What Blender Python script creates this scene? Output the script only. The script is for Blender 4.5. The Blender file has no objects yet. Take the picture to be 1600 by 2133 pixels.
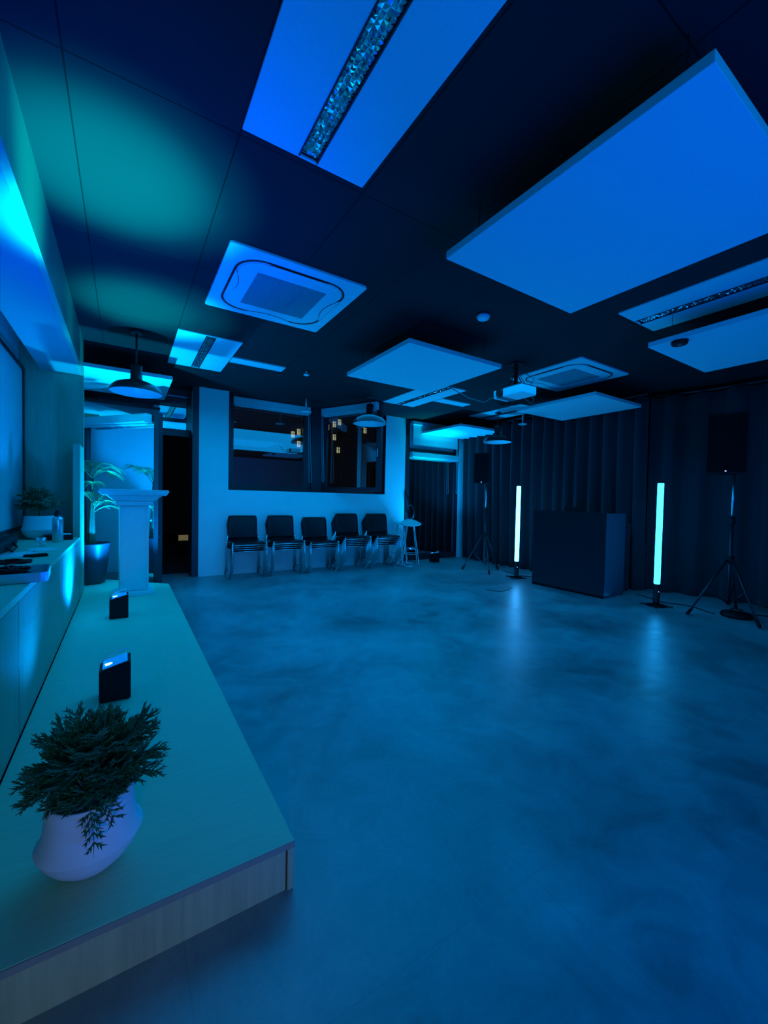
import bpy, bmesh, math, random
from mathutils import Vector, Matrix
PI = math.pi
sc = bpy.context.scene
COL = sc.collection

# ------------------------------------------------------------------ camera
YAW, PITCH, ROLL, FPX, EYE = 0.565753929, -0.0288155226, 0.0210229836, 849.945, 1.15
fw = Vector((math.sin(YAW)*math.cos(PITCH), math.cos(YAW)*math.cos(PITCH), math.sin(PITCH)))
rt = Vector((math.cos(YAW), -math.sin(YAW), 0)); up = rt.cross(fw)
rt2 = rt*math.cos(ROLL) + up*math.sin(ROLL); up2 = -rt*math.sin(ROLL) + up*math.cos(ROLL)
cd = bpy.data.cameras.new('camera'); cam = bpy.data.objects.new('camera', cd); COL.objects.link(cam)
m = Matrix((rt2, up2, -fw)).transposed().to_4x4(); m.translation = Vector((0, 0, EYE)); cam.matrix_world = m
cd.sensor_fit = 'VERTICAL'; cd.sensor_height = 24.0; cd.lens = FPX/2133*24.0
cd.clip_start = 0.02; cd.clip_end = 200
sc.camera = cam

# ------------------------------------------------------------------ world, exposure
sc.view_settings.view_transform = 'Standard'; sc.view_settings.look = 'None'
sc.view_settings.exposure = 0.0; sc.view_settings.gamma = 1.0; sc.view_settings.use_curve_mapping = False
w = bpy.data.worlds.new('night'); sc.world = w; w.use_nodes = True
w.node_tree.nodes['Background'].inputs[0].default_value = (0.02, 0.03, 0.05, 1)
w.node_tree.nodes['Background'].inputs[1].default_value = 0.02

# ------------------------------------------------------------------ lights
BLUE = (0.0, 0.155, 1.0); DEEP = (0.0, 0.10, 1.0); CYAN = (0.0, 0.75, 0.85); TEAL = (0.0, 0.42, 1.0)
def aim(o, d):
    o.rotation_euler = Vector(d).to_track_quat('-Z', 'Y').to_euler()
def area(name, loc, d, sx, sy, power, color):
    l = bpy.data.lights.new(name, 'AREA'); l.shape = 'RECTANGLE'; l.size = sx; l.size_y = sy
    l.energy = power; l.color = color
    o = bpy.data.objects.new(name, l); o.location = loc; aim(o, d); COL.objects.link(o); return o
def spot(name, loc, d, power, color, deg, blend=1.0, size=0.04):
    l = bpy.data.lights.new(name, 'SPOT'); l.energy = power; l.color = color
    l.spot_size = math.radians(deg); l.spot_blend = blend; l.shadow_soft_size = size
    o = bpy.data.objects.new(name, l); o.location = loc; aim(o, d); COL.objects.link(o); return o
# name: (kind, location, direction, sizes or cone, power, colour)
LIGHTS = {
 'back_fill_light': ('A', (1.4, -2.6, 1.3), (0.25, 1, 0.0), (3.6, 1.6), 30.28, (0.000, 0.642, 1.000)),  # added fill from the back of the room, no fixture there
 'overhead_fill_light': ('A', (2.2, 3.75, 2.42), (0.0, 0.0, -1), (3.8, 3.4), 78.36, (0.000, 0.365, 1.000)),  # added soft fill below the ceiling to brighten the floor, not a fitting
 'upward_fill_light': ('A', (1.6, -0.9, 0.3), (0.35, 0.55, 1), (2.6, 0.5), 62.47, (0.000, 0.040, 1.000)),  # added upward fill behind the camera for panels and ceiling lights
 'floor_bounce_fill': ('A', (3.5, 3.6, 0.03), (0.0, 0.0, 1), (3.2, 3.2), 44.78, (0.000, 0.321, 1.000)),  # added sheet of light in place of bounce off the floor
 'red_fill_light': ('S', (-0.45, -1.3, 0.62), (0.45, 2.5, -0.42), (34, 1.0, 0.15), 75, (1.0, 0.22, 0.24)),  # added unseen reddish fill for the stage end and front planter
 'stage_blue_1': ('S', (-0.044, 2.405, 0.345), (-0.02, 0.02, 1), (130, 1.0, 0.03), 12, (0.0, 0.06, 1.0)),
 'stage_mid_1': ('S', (-0.044, 2.405, 0.345), (0.02, 0.04, 1), (70, 1.0, 0.03), 330, (0.0, 0.045, 1.0)),
 'stage_cyan_1': ('S', (-0.044, 2.405, 0.345), (0.015, 0.02, 1), (34, 1.0, 0.03), 850, (0.0, 0.62, 1.0)),
 'stage_core_1': ('S', (-0.044, 2.405, 0.345), (-0.01, 0.02, 1), (27, 1.0, 0.03), 1300, (0.0, 0.95, 0.9)),
 'stage_side_1': ('S', (-0.069, 2.405, 0.345), (-1, 0.0, 0.9), (120, 1.0, 0.03), 16, (0.0, 0.24, 1.0)),
 'stage_blue_2': ('S', (-0.045, 3.975, 0.345), (-0.02, 0.02, 1), (130, 1.0, 0.03), 10, (0.0, 0.06, 1.0)),
 'stage_mid_2': ('S', (-0.045, 3.975, 0.345), (0.04, 0.02, 1), (70, 1.0, 0.03), 150, (0.0, 0.16, 1.0)),
 'stage_cyan_2': ('S', (-0.045, 3.975, 0.345), (0.10, 0.0, 1), (34, 1.0, 0.03), 850, (0.0, 0.60, 1.0)),
 'stage_core_2': ('S', (-0.045, 3.975, 0.345), (0.05, 0.0, 1), (25, 1.0, 0.03), 600, (0.0, 0.95, 0.8)),
 'stage_side_2': ('S', (-0.070, 3.975, 0.345), (-1, 0.0, 0.9), (120, 1.0, 0.03), 130, (0.0, 0.24, 1.0)),
 'door_blue': ('S', (4.95, 5.99, 0.24), (0.0, 0.05, 1), (120, 1.0, 0.03), 270, (0.0, 0.34, 1.0)),
 'door_cyan': ('S', (4.95, 5.99, 0.24), (0.0, 0.08, 1), (40, 1.0, 0.03), 230, (0.0, 1.0, 0.9)),
 'podium_blue': ('S', (0.03, 5.235, 0.345), (-0.1, 0.05, 1), (150, 1.0, 0.03), 320, (0.0, 0.30, 1.0)),
 'podium_cyan': ('S', (0.03, 5.235, 0.345), (-0.05, -0.03, 1), (56, 1.0, 0.03), 130, (0.0, 1.0, 0.9)),
}
for nm, (kind, loc, dr, sz, pw, colr) in LIGHTS.items():
    if kind == 'A': area(nm, loc, dr, sz[0], sz[1], pw, colr)
    elif kind == 'S': spot(nm, loc, dr, pw, colr, *sz)
    elif pw > 0:
        l = bpy.data.lights.new(nm, 'POINT'); l.energy = pw; l.color = colr; l.shadow_soft_size = sz[0]
        o = bpy.data.objects.new(nm, l); o.location = loc; COL.objects.link(o)
UPS = [(-0.039, 2.405, 0.145), (-0.040, 3.975, 0.145)]

# ------------------------------------------------------------------ materials
MATS = {}
def nodes(mt): return mt.node_tree.nodes, mt.node_tree.links
def mat(name, col, rough=0.5, metal=0.0, spec=0.5, var=0.0, scale=20.0, bump=0.0, stretch=(1, 1, 1), emit=None, es=0.0, coat=0.0, sheen=0.0):
    if name in MATS: return MATS[name]
    mt = bpy.data.materials.new(name); mt.use_nodes = True; N, L = nodes(mt); b = N['Principled BSDF']
    b.inputs['Base Color'].default_value = (*col, 1); b.inputs['Roughness'].default_value = rough
    b.inputs['Metallic'].default_value = metal; b.inputs['Specular IOR Level'].default_value = spec
    b.inputs['Coat Weight'].default_value = coat; b.inputs['Sheen Weight'].default_value = sheen
    tc = N.new('ShaderNodeTexCoord'); mp = N.new('ShaderNodeMapping'); mp.inputs['Scale'].default_value = stretch
    nz = N.new('ShaderNodeTexNoise'); nz.inputs['Scale'].default_value = scale; nz.inputs['Detail'].default_value = 5
    L.new(tc.outputs['Object'], mp.inputs[0]); L.new(mp.outputs[0], nz.inputs['Vector'])
    v = max(var, 0.03)
    cr = N.new('ShaderNodeValToRGB'); cr.color_ramp.elements[0].position = 0.3; cr.color_ramp.elements[1].position = 0.7
    cr.color_ramp.elements[0].color = (*[c*(1-v) for c in col], 1); cr.color_ramp.elements[1].color = (*[min(1, c*(1+v)) for c in col], 1)
    L.new(nz.outputs['Fac'], cr.inputs[0]); L.new(cr.outputs[0], b.inputs['Base Color'])
    if bump:
        bp = N.new('ShaderNodeBump'); bp.inputs['Strength'].default_value = bump; bp.inputs['Distance'].default_value = 0.01
        L.new(nz.outputs['Fac'], bp.inputs['Height']); L.new(bp.outputs[0], b.inputs['Normal'])
    if emit:
        b.inputs['Emission Color'].default_value = (*emit, 1); b.inputs['Emission Strength'].default_value = es
    MATS[name] = mt; return mt
def glass(name, refl, tint=(0.75, 0.8, 0.8), rough=0.0):
    if name in MATS: return MATS[name]
    mt = bpy.data.materials.new(name); mt.use_nodes = True; N, L = nodes(mt)
    N.remove(N['Principled BSDF']); out = N['Material Output']
    t = N.new('ShaderNodeBsdfTransparent'); t.inputs[0].default_value = (*tint, 1)
    g = N.new('ShaderNodeBsdfGlossy'); g.inputs['Roughness'].default_value = rough; g.inputs['Color'].default_value = (0.95, 0.97, 1, 1)
    lw = N.new('ShaderNodeLayerWeight'); lw.inputs['Blend'].default_value = 0.35
    mr = N.new('ShaderNodeMapRange'); mr.inputs['To Min'].default_value = refl; mr.inputs['To Max'].default_value = min(1, refl+0.4)
    mx = N.new('ShaderNodeMixShader'); L.new(lw.outputs['Facing'], mr.inputs['Value']); L.new(mr.outputs[0], mx.inputs[0])
    L.new(t.outputs[0], mx.inputs[1]); L.new(g.outputs[0], mx.inputs[2]); L.new(mx.outputs[0], out.inputs[0])
    MATS[name] = mt; return mt

def math_node(N, L, op, a, b=None):
    n = N.new('ShaderNodeMath'); n.operation = op
    for i, v in enumerate((a, b)):
        if v is None: continue
        if isinstance(v, (int, float)): n.inputs[i].default_value = v
        else: L.new(v, n.inputs[i])
    return n.outputs[0]
def grid_mask(N, L, vec, x0, px, y0, py, half):
    sp = N.new('ShaderNodeSeparateXYZ'); L.new(vec, sp.inputs[0]); outs = []
    for o, c0, p in ((sp.outputs[0], x0, px), (sp.outputs[1], y0, py)):
        a = math_node(N, L, 'DIVIDE', math_node(N, L, 'SUBTRACT', o, c0), p)
        f = math_node(N, L, 'FRACT', math_node(N, L, 'ADD', a, 0.5))
        d = math_node(N, L, 'MULTIPLY', math_node(N, L, 'ABSOLUTE', math_node(N, L, 'SUBTRACT', f, 0.5)), p)
        outs.append(math_node(N, L, 'LESS_THAN', d, half))
    return math_node(N, L, 'MAXIMUM', outs[0], outs[1])
# floor: mottled cement look sheet tiles with faint joints
def floor_mat():
    mt = bpy.data.materials.new('cement floor'); mt.use_nodes = True; N, L = nodes(mt); b = N['Principled BSDF']
    tc = N.new('ShaderNodeTexCoord')
    def noise(scale, det, dist, rgh=0.55):
        n = N.new('ShaderNodeTexNoise'); n.inputs['Scale'].default_value = scale; n.inputs['Detail'].default_value = det
        n.inputs['Distortion'].default_value = dist; n.inputs['Roughness'].default_value = rgh
        L.new(tc.outputs['Object'], n.inputs['Vector']); return n.outputs['Fac']
    big = noise(1.1, 3, 0.6); mid = noise(4.5, 6, 1.2, 0.6); fine = noise(60, 3, 0)
    s = math_node(N, L, 'ADD', math_node(N, L, 'MULTIPLY', big, 0.6), math_node(N, L, 'MULTIPLY', mid, 0.33))
    s = math_node(N, L, 'ADD', s, math_node(N, L, 'MULTIPLY', fine, 0.07))
    cr = N.new('ShaderNodeValToRGB'); e = cr.color_ramp.elements
    e[0].position = 0.34; e[0].color = (0.13, 0.135, 0.14, 1); e[1].position = 0.66; e[1].color = (0.40, 0.41, 0.42, 1)
    L.new(s, cr.inputs[0])
    g = math_node(N, L, 'MULTIPLY', grid_mask(N, L, tc.outputs['Object'], 1.06, 0.93, 0.78, 0.93, 0.0016), 0.35)
    mx = N.new('ShaderNodeMix'); mx.data_type = 'RGBA'; L.new(g, mx.inputs[0]); L.new(cr.outputs[0], mx.inputs[6]); mx.inputs[7].default_value = (0.16, 0.165, 0.17, 1)
    L.new(mx.outputs[2], b.inputs['Base Color'])
    rg = N.new('ShaderNodeMapRange'); rg.inputs['From Min'].default_value = 0.3; rg.inputs['From Max'].default_value = 0.7
    rg.inputs['To Min'].default_value = 0.31; rg.inputs['To Max'].default_value = 0.42; b.inputs['Specular IOR Level'].default_value = 0.75; L.new(mid, rg.inputs['Value']); L.new(rg.outputs[0], b.inputs['Roughness'])
    bp = N.new('ShaderNodeBump'); bp.inputs['Strength'].default_value = 0.10; bp.inputs['Distance'].default_value = 0.02
    L.new(mid, bp.inputs['Height']); L.new(bp.outputs[0], b.inputs['Normal'])
    return mt
def ceil_mat():
    mt = bpy.data.materials.new('black ceiling tiles'); mt.use_nodes = True; N, L = nodes(mt); b = N['Principled BSDF']
    tc = N.new('ShaderNodeTexCoord'); g = grid_mask(N, L, tc.outputs['Object'], 0.41, 0.6, 1.86, 1.2, 0.003)
    nz = N.new('ShaderNodeTexNoise'); nz.inputs['Scale'].default_value = 2.5; L.new(tc.outputs['Object'], nz.inputs['Vector'])
    cr = N.new('ShaderNodeValToRGB'); cr.color_ramp.elements[0].color = (0.020, 0.021, 0.022, 1); cr.color_ramp.elements[1].color = (0.024, 0.025, 0.026, 1)
    L.new(nz.outputs['Fac'], cr.inputs[0])
    mx = N.new('ShaderNodeMix'); mx.data_type = 'RGBA'; L.new(g, mx.inputs[0]); L.new(cr.outputs[0], mx.inputs[6]); mx.inputs[7].default_value = (0.006, 0.006, 0.007, 1)
    L.new(mx.outputs[2], b.inputs['Base Color']); b.inputs['Roughness'].default_value = 0.85; b.inputs['Specular IOR Level'].default_value = 0.15
    return mt
M_FLOOR = floor_mat(); M_CEIL = ceil_mat()
M_WALL = mat('white wall paint', (0.74, 0.75, 0.76), 0.8, spec=0.2, var=0.02, scale=3)
M_PANEL = mat('white acoustic felt', (0.66, 0.67, 0.68), 0.95, spec=0.1, var=0.02, scale=120)
M_PEDGE = mat('white panel edge', (0.50, 0.55, 0.52), 0.7, spec=0.2)
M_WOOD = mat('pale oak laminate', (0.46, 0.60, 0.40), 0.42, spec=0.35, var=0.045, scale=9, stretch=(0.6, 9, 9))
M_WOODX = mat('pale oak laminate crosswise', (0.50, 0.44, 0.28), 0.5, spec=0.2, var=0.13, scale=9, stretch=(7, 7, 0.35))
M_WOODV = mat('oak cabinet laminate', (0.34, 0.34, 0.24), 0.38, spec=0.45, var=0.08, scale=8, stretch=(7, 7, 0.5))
M_EDGE = mat('oak edge band', (0.34, 0.29, 0.25), 0.6, spec=0.2, var=0.05)
M_BLACK = mat('black plastic', (0.007, 0.007, 0.008), 0.5, spec=0.18)
M_BLACKM = mat('black powder coat', (0.012, 0.013, 0.018), 0.35, spec=0.5)
M_FRAME = mat('dark grey window frame', (0.020, 0.022, 0.030), 0.4, spec=0.5)
M_CHROME = mat('chrome tube', (0.75, 0.77, 0.8), 0.18, metal=1.0)
M_STEEL = mat('brushed steel', (0.6, 0.62, 0.64), 0.3, metal=1.0)
M_WHITE = mat('white plastic', (0.72, 0.73, 0.74), 0.4, spec=0.4)
M_WHITEM = mat('white matte plastic', (0.68, 0.68, 0.70), 0.6, spec=0.3)
M_CHAIR = mat('black chair shell', (0.008, 0.009, 0.012), 0.45, spec=0.25)
M_CURT = mat('black velvet curtain', (0.021, 0.029, 0.035), 0.9, spec=0.1, sheen=0.15, var=0.15, scale=40)
M_TUBE = mat('tube diffuser', (0.8, 0.9, 0.9), 0.4, emit=(0.7, 6.2, 16.0), es=1.0)
M_TUBE2 = mat('right tube diffuser', (0.8, 0.9, 0.9), 0.4, emit=(0.16, 4.6, 12.0), es=1.0)
M_LENS = mat('uplight lens', (0.3, 0.4, 0.5), 0.12, var=0.5, scale=25, emit=(0.0, 0.20, 0.9), es=0.75, coat=1.0)
M_GREY = mat('grey plastic', (0.10, 0.10, 0.11), 0.5)
M_LEAF = mat('juniper foliage', (0.030, 0.16, 0.075), 0.6, spec=0.3, var=0.35, scale=30)
M_PALM = mat('palm leaf', (0.12, 0.30, 0.13), 0.35, spec=0.5, var=0.3, scale=15)
M_TRUNK = mat('palm stem', (0.07, 0.09, 0.05), 0.7, var=0.3, scale=30, stretch=(1, 1, 0.2))
M_GRAVEL = mat('white gravel', (0.45, 0.46, 0.52), 0.7, var=0.35, scale=60)
M_POT = mat('white matte ceramic', (0.85, 0.80, 0.88), 0.55, spec=0.3)
M_DPOT = mat('dark grey planter', (0.03, 0.035, 0.05), 0.45, spec=0.4)
M_SCREEN = mat('whiteboard surface', (0.55, 0.57, 0.62), 0.35, spec=0.4)
M_BLIND = mat('blind fabric', (0.78, 0.80, 0.82), 0.85, spec=0.1)
M_CASS = mat('blind cassette', (0.55, 0.57, 0.60), 0.4, spec=0.5)
M_PAPER = mat('paper', (0.7, 0.7, 0.68), 0.8)
M_LOUV = mat('louver mirror', (0.62, 0.66, 0.7), 0.12, metal=1.0)
M_GRILL = mat('intake mesh', (0.22, 0.25, 0.27), 0.6, var=0.2, scale=200)
M_GASKET = mat('dark slot', (0.02, 0.02, 0.025), 0.6)
M_GL_WIN = glass('window glass', 0.19, (0.62, 0.66, 0.62))
M_GL_MIR = glass('door glass with strong reflection', 0.50, (0.25, 0.3, 0.3))
M_GL_TUMB = glass('clear tumbler', 0.25, (0.85, 0.9, 0.92))
M_SHADEIN = mat('white enamel shade lining', (0.66, 0.70, 0.72), 0.35, spec=0.5)
M_SHADE = mat('dark enamel shade', (0.018, 0.022, 0.028), 0.3, spec=0.5)
M_LEDBLUE = mat('blue indicator light', (0.2, 0.3, 0.8), 0.4, emit=(0.25, 0.45, 1.0), es=4.0)
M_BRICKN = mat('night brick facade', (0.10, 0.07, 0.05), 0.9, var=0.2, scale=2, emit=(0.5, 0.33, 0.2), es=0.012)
M_LITWIN = mat('lit window', (0.8, 0.7, 0.5), 0.6, emit=(1.0, 0.94, 0.62), es=1.3)
M_WARM = mat('warm bench light', (0.8, 0.6, 0.3), 0.6, emit=(1.0, 0.74, 0.25), es=0.10)
M_ASPH = mat('dark paving', (0.03, 0.03, 0.03), 0.8, var=0.2)

# ------------------------------------------------------------------ mesh helpers
def bm_new(): return bmesh.new()
def box(bm, x0, x1, y0, y1, z0, z1, mi=0, rot=None, piv=None):
    vs = [bm.verts.new((x, y, z)) for x in (x0, x1) for y in (y0, y1) for z in (z0, z1)]
    if rot is not None:
        p = Vector(piv if piv else ((x0+x1)/2, (y0+y1)/2, (z0+z1)/2))
        for v in vs: v.co = rot @ (v.co - p) + p
    for f in ((0, 1, 3, 2), (4, 6, 7, 5), (0, 4, 5, 1), (2, 3, 7, 6), (0, 2, 6, 4), (1, 5, 7, 3)):
        fc = bm.faces.new([vs[i] for i in f]); fc.material_index = mi
    return vs
def prism(bm, pts, z0, z1, mi=0):
    a = [bm.verts.new((x, y, z0)) for x, y in pts]; b = [bm.verts.new((x, y, z1)) for x, y in pts]
    n = len(pts)
    bm.faces.new(a[::-1]).material_index = mi; bm.faces.new(b).material_index = mi
    for i in range(n): bm.faces.new((a[i], a[(i+1) % n], b[(i+1) % n], b[i])).material_index = mi
def tube(bm, pts, r, seg=10, mi=0, caps=True):
    pts = [Vector(p) for p in pts]; rings = []
    rr = r if isinstance(r, (list, tuple)) else [r]*len(pts)
    up0 = None
    for i, p in enumerate(pts):
        if i == 0: t = pts[1]-pts[0]
        elif i == len(pts)-1: t = pts[-1]-pts[-2]
        else: t = (pts[i+1]-pts[i]).normalized() + (pts[i]-pts[i-1]).normalized()
        t = t.normalized() if t.length > 1e-9 else Vector((0, 0, 1))
        if up0 is None:
            up0 = Vector((0, 0, 1)) if abs(t.z) < 0.9 else Vector((1, 0, 0))
        s = t.cross(up0).normalized(); u = s.cross(t).normalized(); up0 = u
        rings.append([bm.verts.new(p + (s*math.cos(a) + u*math.sin(a))*rr[i]) for a in [2*PI*k/seg for k in range(seg)]])
    for a, b in zip(rings, rings[1:]):
        for k in range(seg):
            f = bm.faces.new((a[k], a[(k+1) % seg], b[(k+1) % seg], b[k])); f.material_index = mi; f.smooth = True
    if caps:
        bm.faces.new(rings[0][::-1]).material_index = mi; bm.faces.new(rings[-1]).material_index = mi
def lathe(bm, prof, seg=32, cx=0, cy=0, mi=0, sx=1, sy=1, closed_bottom=True, closed_top=False):
    rings = []
    for r, z in prof:
        rings.append([bm.verts.new((cx + r*sx*math.cos(2*PI*k/seg), cy + r*sy*math.sin(2*PI*k/seg), z)) for k in range(seg)])
    for a, b in zip(rings, rings[1:]):
        for k in range(seg):
            f = bm.faces.new((a[k], a[(k+1) % seg], b[(k+1) % seg], b[k])); f.smooth = True; f.material_index = mi
    if closed_bottom: bm.faces.new(rings[0][::-1]).material_index = mi
    if closed_top: bm.faces.new(rings[-1]).material_index = mi
def sphere(bm, c, r, sx=1, sy=1, sz=1, mi=0, seg=10):
    mt = Matrix.Translation(c) @ Matrix.Diagonal((sx*r, sy*r, sz*r, 1))
    g = bmesh.ops.create_icosphere(bm, subdivisions=2, radius=1, matrix=mt)
    for v in g['verts']:
        for f in v.link_faces: f.smooth = True; f.material_index = mi
def obj(name, bm, m, parent=None, bevel=0.0, loc=None, seg=2):
    bmesh.ops.recalc_face_normals(bm, faces=bm.faces)
    me = bpy.data.meshes.new(name); bm.to_mesh(me); bm.free()
    for x in (m if isinstance(m, (list, tuple)) else [m]): me.materials.append(x)
    o = bpy.data.objects.new(name, me); COL.objects.link(o)
    if parent: o.parent = parent
    if loc: o.location = loc
    if bevel:
        b = o.modifiers.new('bevel', 'BEVEL'); b.width = bevel; b.segments = seg; b.limit_method = 'ANGLE'; b.angle_limit = math.radians(50)
    return o
def tag(o, label, cat, group=None, kind=None):
    o['label'] = label; o['category'] = cat
    if group: o['group'] = group
    if kind: o['kind'] = kind
    return o
def thing(name, label, cat, loc=(0, 0, 0), rz=0, group=None):
    o = bpy.data.objects.new(name, None); COL.objects.link(o); o.empty_display_size = 0.1
    o.location = loc; o.rotation_euler = (0, 0, rz); return tag(o, label, cat, group)
def struct(name, bm, m, parent=None, label=None, **k):
    o = obj(name, bm, m, parent, **k); o['kind'] = 'structure'
    if label: o['label'] = label
    return o
def dup(root, loc, rz=None, label=None, group=None):
    def cp(o, par):
        c = o.copy(); COL.objects.link(c); c.parent = par
        for ch in list(o.children): cp(ch, c)
        return c
    r = cp(root, None); r.location = loc
    if rz is not None: r.rotation_euler = (0, 0, rz)
    if label: r['label'] = label
    if group: r['group'] = group
    return r
def bx(*a, **k):
    bm = bm_new(); box(bm, *a, **k); return bm

# ------------------------------------------------------------------ the room shell
H = 2.70; YW = 6.33; XR = 6.45; YB = -3.0; XL = -0.36
bm = bx(-3.2, XR+0.2, YB-0.2, 6.72, -0.12, 0.0); struct('floor', bm, M_FLOOR, label='mottled grey cement look floor')
bm = bx(-1.5, XR+0.2, YB-0.2, 6.95, H, H+0.12); struct('ceiling', bm, M_CEIL, label='black tiled ceiling')
# far wall with openings for the left door, the corner windows and the right door
bm = bm_new()
box(bm, 0.885, 1.285, YW, 6.72, 0, H)
box(bm, 1.285, 4.03, YW, 6.72, 0, 1.255)
box(bm, 4.03, 4.47, YW, 6.72, 0, H)
box(bm, 5.83, XR, YW, 6.72, 0, H)
struct('wall_far', bm, M_WALL, label='white wall with window opening behind the stacked chairs')
bm = bm_new(); box(bm, 0.885, 1.285, YW-0.012, YW, 0, 0.07); box(bm, 1.285, 4.03, YW-0.012, YW, 0, 0.07); box(bm, 4.03, 4.47, YW-0.012, YW, 0, 0.07); box(bm, 5.83, 6.2, YW-0.012, YW, 0, 0.07)
struct('baseboard_far', bm, M_WALL)
struct('wall_right', bx(XR, XR+0.2, YB, 6.9, 0, H), mat('dark wall paint', (0.03, 0.03, 0.035), 0.8))
struct('wall_back', bx(-1.0, XR, YB-0.2, YB, 0, H), M_WALL)
bm = bm_new(); box(bm, -1.0, -0.86, YB, 5.2, 0, H); box(bm, -1.45, -1.30, 5.2, 6.9, 0, H)
struct('wall_left', bm, M_WALL)
# end wall of the niche, green grey laminate, reaching up to the ceiling
bm = bm_new(); box(bm, -1.3, XL, 5.2, 5.26, 0.0, H)
struct('wall_niche_end', bm, M_WOODV)
# bulkhead above the niche: laminate fascia with a white soffit board
t = struct('trim_1', bx(XL-0.03, XL, YB, 5.2, 2.355, H), M_WOODV, label='laminate bulkhead fascia over the counter niche')
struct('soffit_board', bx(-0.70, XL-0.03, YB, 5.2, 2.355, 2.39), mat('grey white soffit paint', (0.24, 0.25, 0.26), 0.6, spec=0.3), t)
# tall edge panel where the counter ends
struct('trim_2', bx(-0.415, XL, 4.80, 5.2, 0.145, 1.62), M_WOODV, bevel=0.003, label='narrow laminate end panel standing at the end of the counter')

# ------------------------------------------------------------------ stage
st = thing('stage', 'low pale oak stage platform running along the left counter', 'stage', (0.03, 3.2, 0))
P = [(XL, 1.12), (0.424, 1.12), (0.424, 5.22), (-0.32, 5.95), (-0.66, 5.95), (-0.66, 5.27), (XL, 5.27)]
def off(pts, d): return [(x-0.03, y-3.2) for x, y in pts]
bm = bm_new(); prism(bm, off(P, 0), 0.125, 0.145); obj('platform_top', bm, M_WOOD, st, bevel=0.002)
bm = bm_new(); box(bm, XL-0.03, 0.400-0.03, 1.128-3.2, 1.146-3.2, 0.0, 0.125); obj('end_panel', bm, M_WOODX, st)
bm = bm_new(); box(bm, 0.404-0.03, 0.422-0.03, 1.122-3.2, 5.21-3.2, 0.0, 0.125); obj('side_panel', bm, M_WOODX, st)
bm = bm_new(); box(bm, XL-0.03, 0.424-0.03, 1.117-3.2, 1.121-3.2, 0.127, 0.144); obj('edge_band', bm, M_EDGE, st)

# ------------------------------------------------------------------ counter along the left wall
ct = thing('wall_counter', 'long oak counter cabinet built into the niche behind the stage', 'counter', (-0.6, 2.0, 0))
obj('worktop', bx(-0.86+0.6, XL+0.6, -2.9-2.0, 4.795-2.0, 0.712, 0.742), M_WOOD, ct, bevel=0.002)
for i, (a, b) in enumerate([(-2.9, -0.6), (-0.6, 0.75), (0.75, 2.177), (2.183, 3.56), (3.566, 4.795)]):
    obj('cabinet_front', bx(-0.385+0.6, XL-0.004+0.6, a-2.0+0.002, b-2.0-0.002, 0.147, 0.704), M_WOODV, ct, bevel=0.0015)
obj('carcass', bx(-0.858+0.6, -0.387+0.6, -2.9-2.0, 4.79-2.0, 0.0, 0.711), M_GREY, ct)

# whiteboard in the niche
wb = thing('whiteboard', 'large blue lit whiteboard in a black frame on the left wall', 'whiteboard', (-0.855, 3.2, 0.81))
obj('board', bx(0.012, 0.028, -2.6, 1.945, 0.03, 1.5), M_SCREEN, wb)
bm = bm_new(); box(bm, 0.0, 0.04, 1.945, 1.99, 0, 1.53); box(bm, 0.0, 0.04, -2.63, 1.945, 0, 0.03); box(bm, 0, 0.04, -2.63, 1.945, 1.5, 1.53)
obj('frame', bm, M_BLACKM, wb)

# ------------------------------------------------------------------ windows and doors
def add_frame(bm, x0, x1, y0, y1, z0, z1, t, tb=None, tt=None):
    tb = tb or t; tt = tt or t
    box(bm, x0, x0+t, y0, y1, z0, z1); box(bm, x1-t, x1, y0, y1, z0, z1)
    box(bm, x0+t, x1-t, y0, y1, z0, z0+tb); box(bm, x0+t, x1-t, y0, y1, z1-tt, z1)
# window 1 fixed to the far side of the deep dark reveal
bm = bm_new(); add_frame(bm, 1.30, 2.70, 6.64, 6.72, 1.27, 2.70, 0.12, 0.08, 0.12)
box(bm, 2.70, 2.93, 6.60, 6.72, 1.27, 2.70)                         # corner post
box(bm, 1.286, 1.30, 6.331, 6.72, 1.256, 2.70)                      # reveal lining
box(bm, 4.015, 4.029, 6.331, 6.72, 1.256, 2.70); box(bm, 1.30, 4.015, 6.331, 6.72, 1.256, 1.27)
w1 = struct('window_1', bm, M_FRAME, label='fixed dark framed window above the stacked chairs')
struct('window_pane', bx(1.42, 2.58, 6.672, 6.678, 1.35, 2.58), M_GL_WIN, w1)
# window 2: casement hinged at the corner post and swung into the room
S0 = Vector((2.915, 6.60, 0)); S1 = Vector((3.425, 5.50, 0)); sd = (S1-S0); SL = sd.length; sang = math.atan2(sd.y, sd.x)
w2 = bpy.data.objects.new('window_2', None); COL.objects.link(w2); w2.location = (S0.x, S0.y, 0); w2.rotation_euler = (0, 0, sang)
w2['kind'] = 'structure'; w2['label'] = 'dark framed casement window swung open behind the middle pendant lamp'
bm = bm_new(); add_frame(bm, 0.0, SL, -0.03, 0.03, 1.275, 2.69, 0.085, 0.075, 0.09); struct('sash_frame', bm, M_FRAME, w2)
struct('window_pane', bx(0.085, SL-0.085, -0.004, 0.004, 1.35, 2.60), M_GL_WIN, w2)
bm = bm_new(); tube(bm, [(SL-0.04, -0.03, 1.95), (SL-0.04, -0.065, 1.95), (SL-0.04, -0.065, 1.83)], 0.009); struct('window_handle', bm, M_STEEL, w2)

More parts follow.
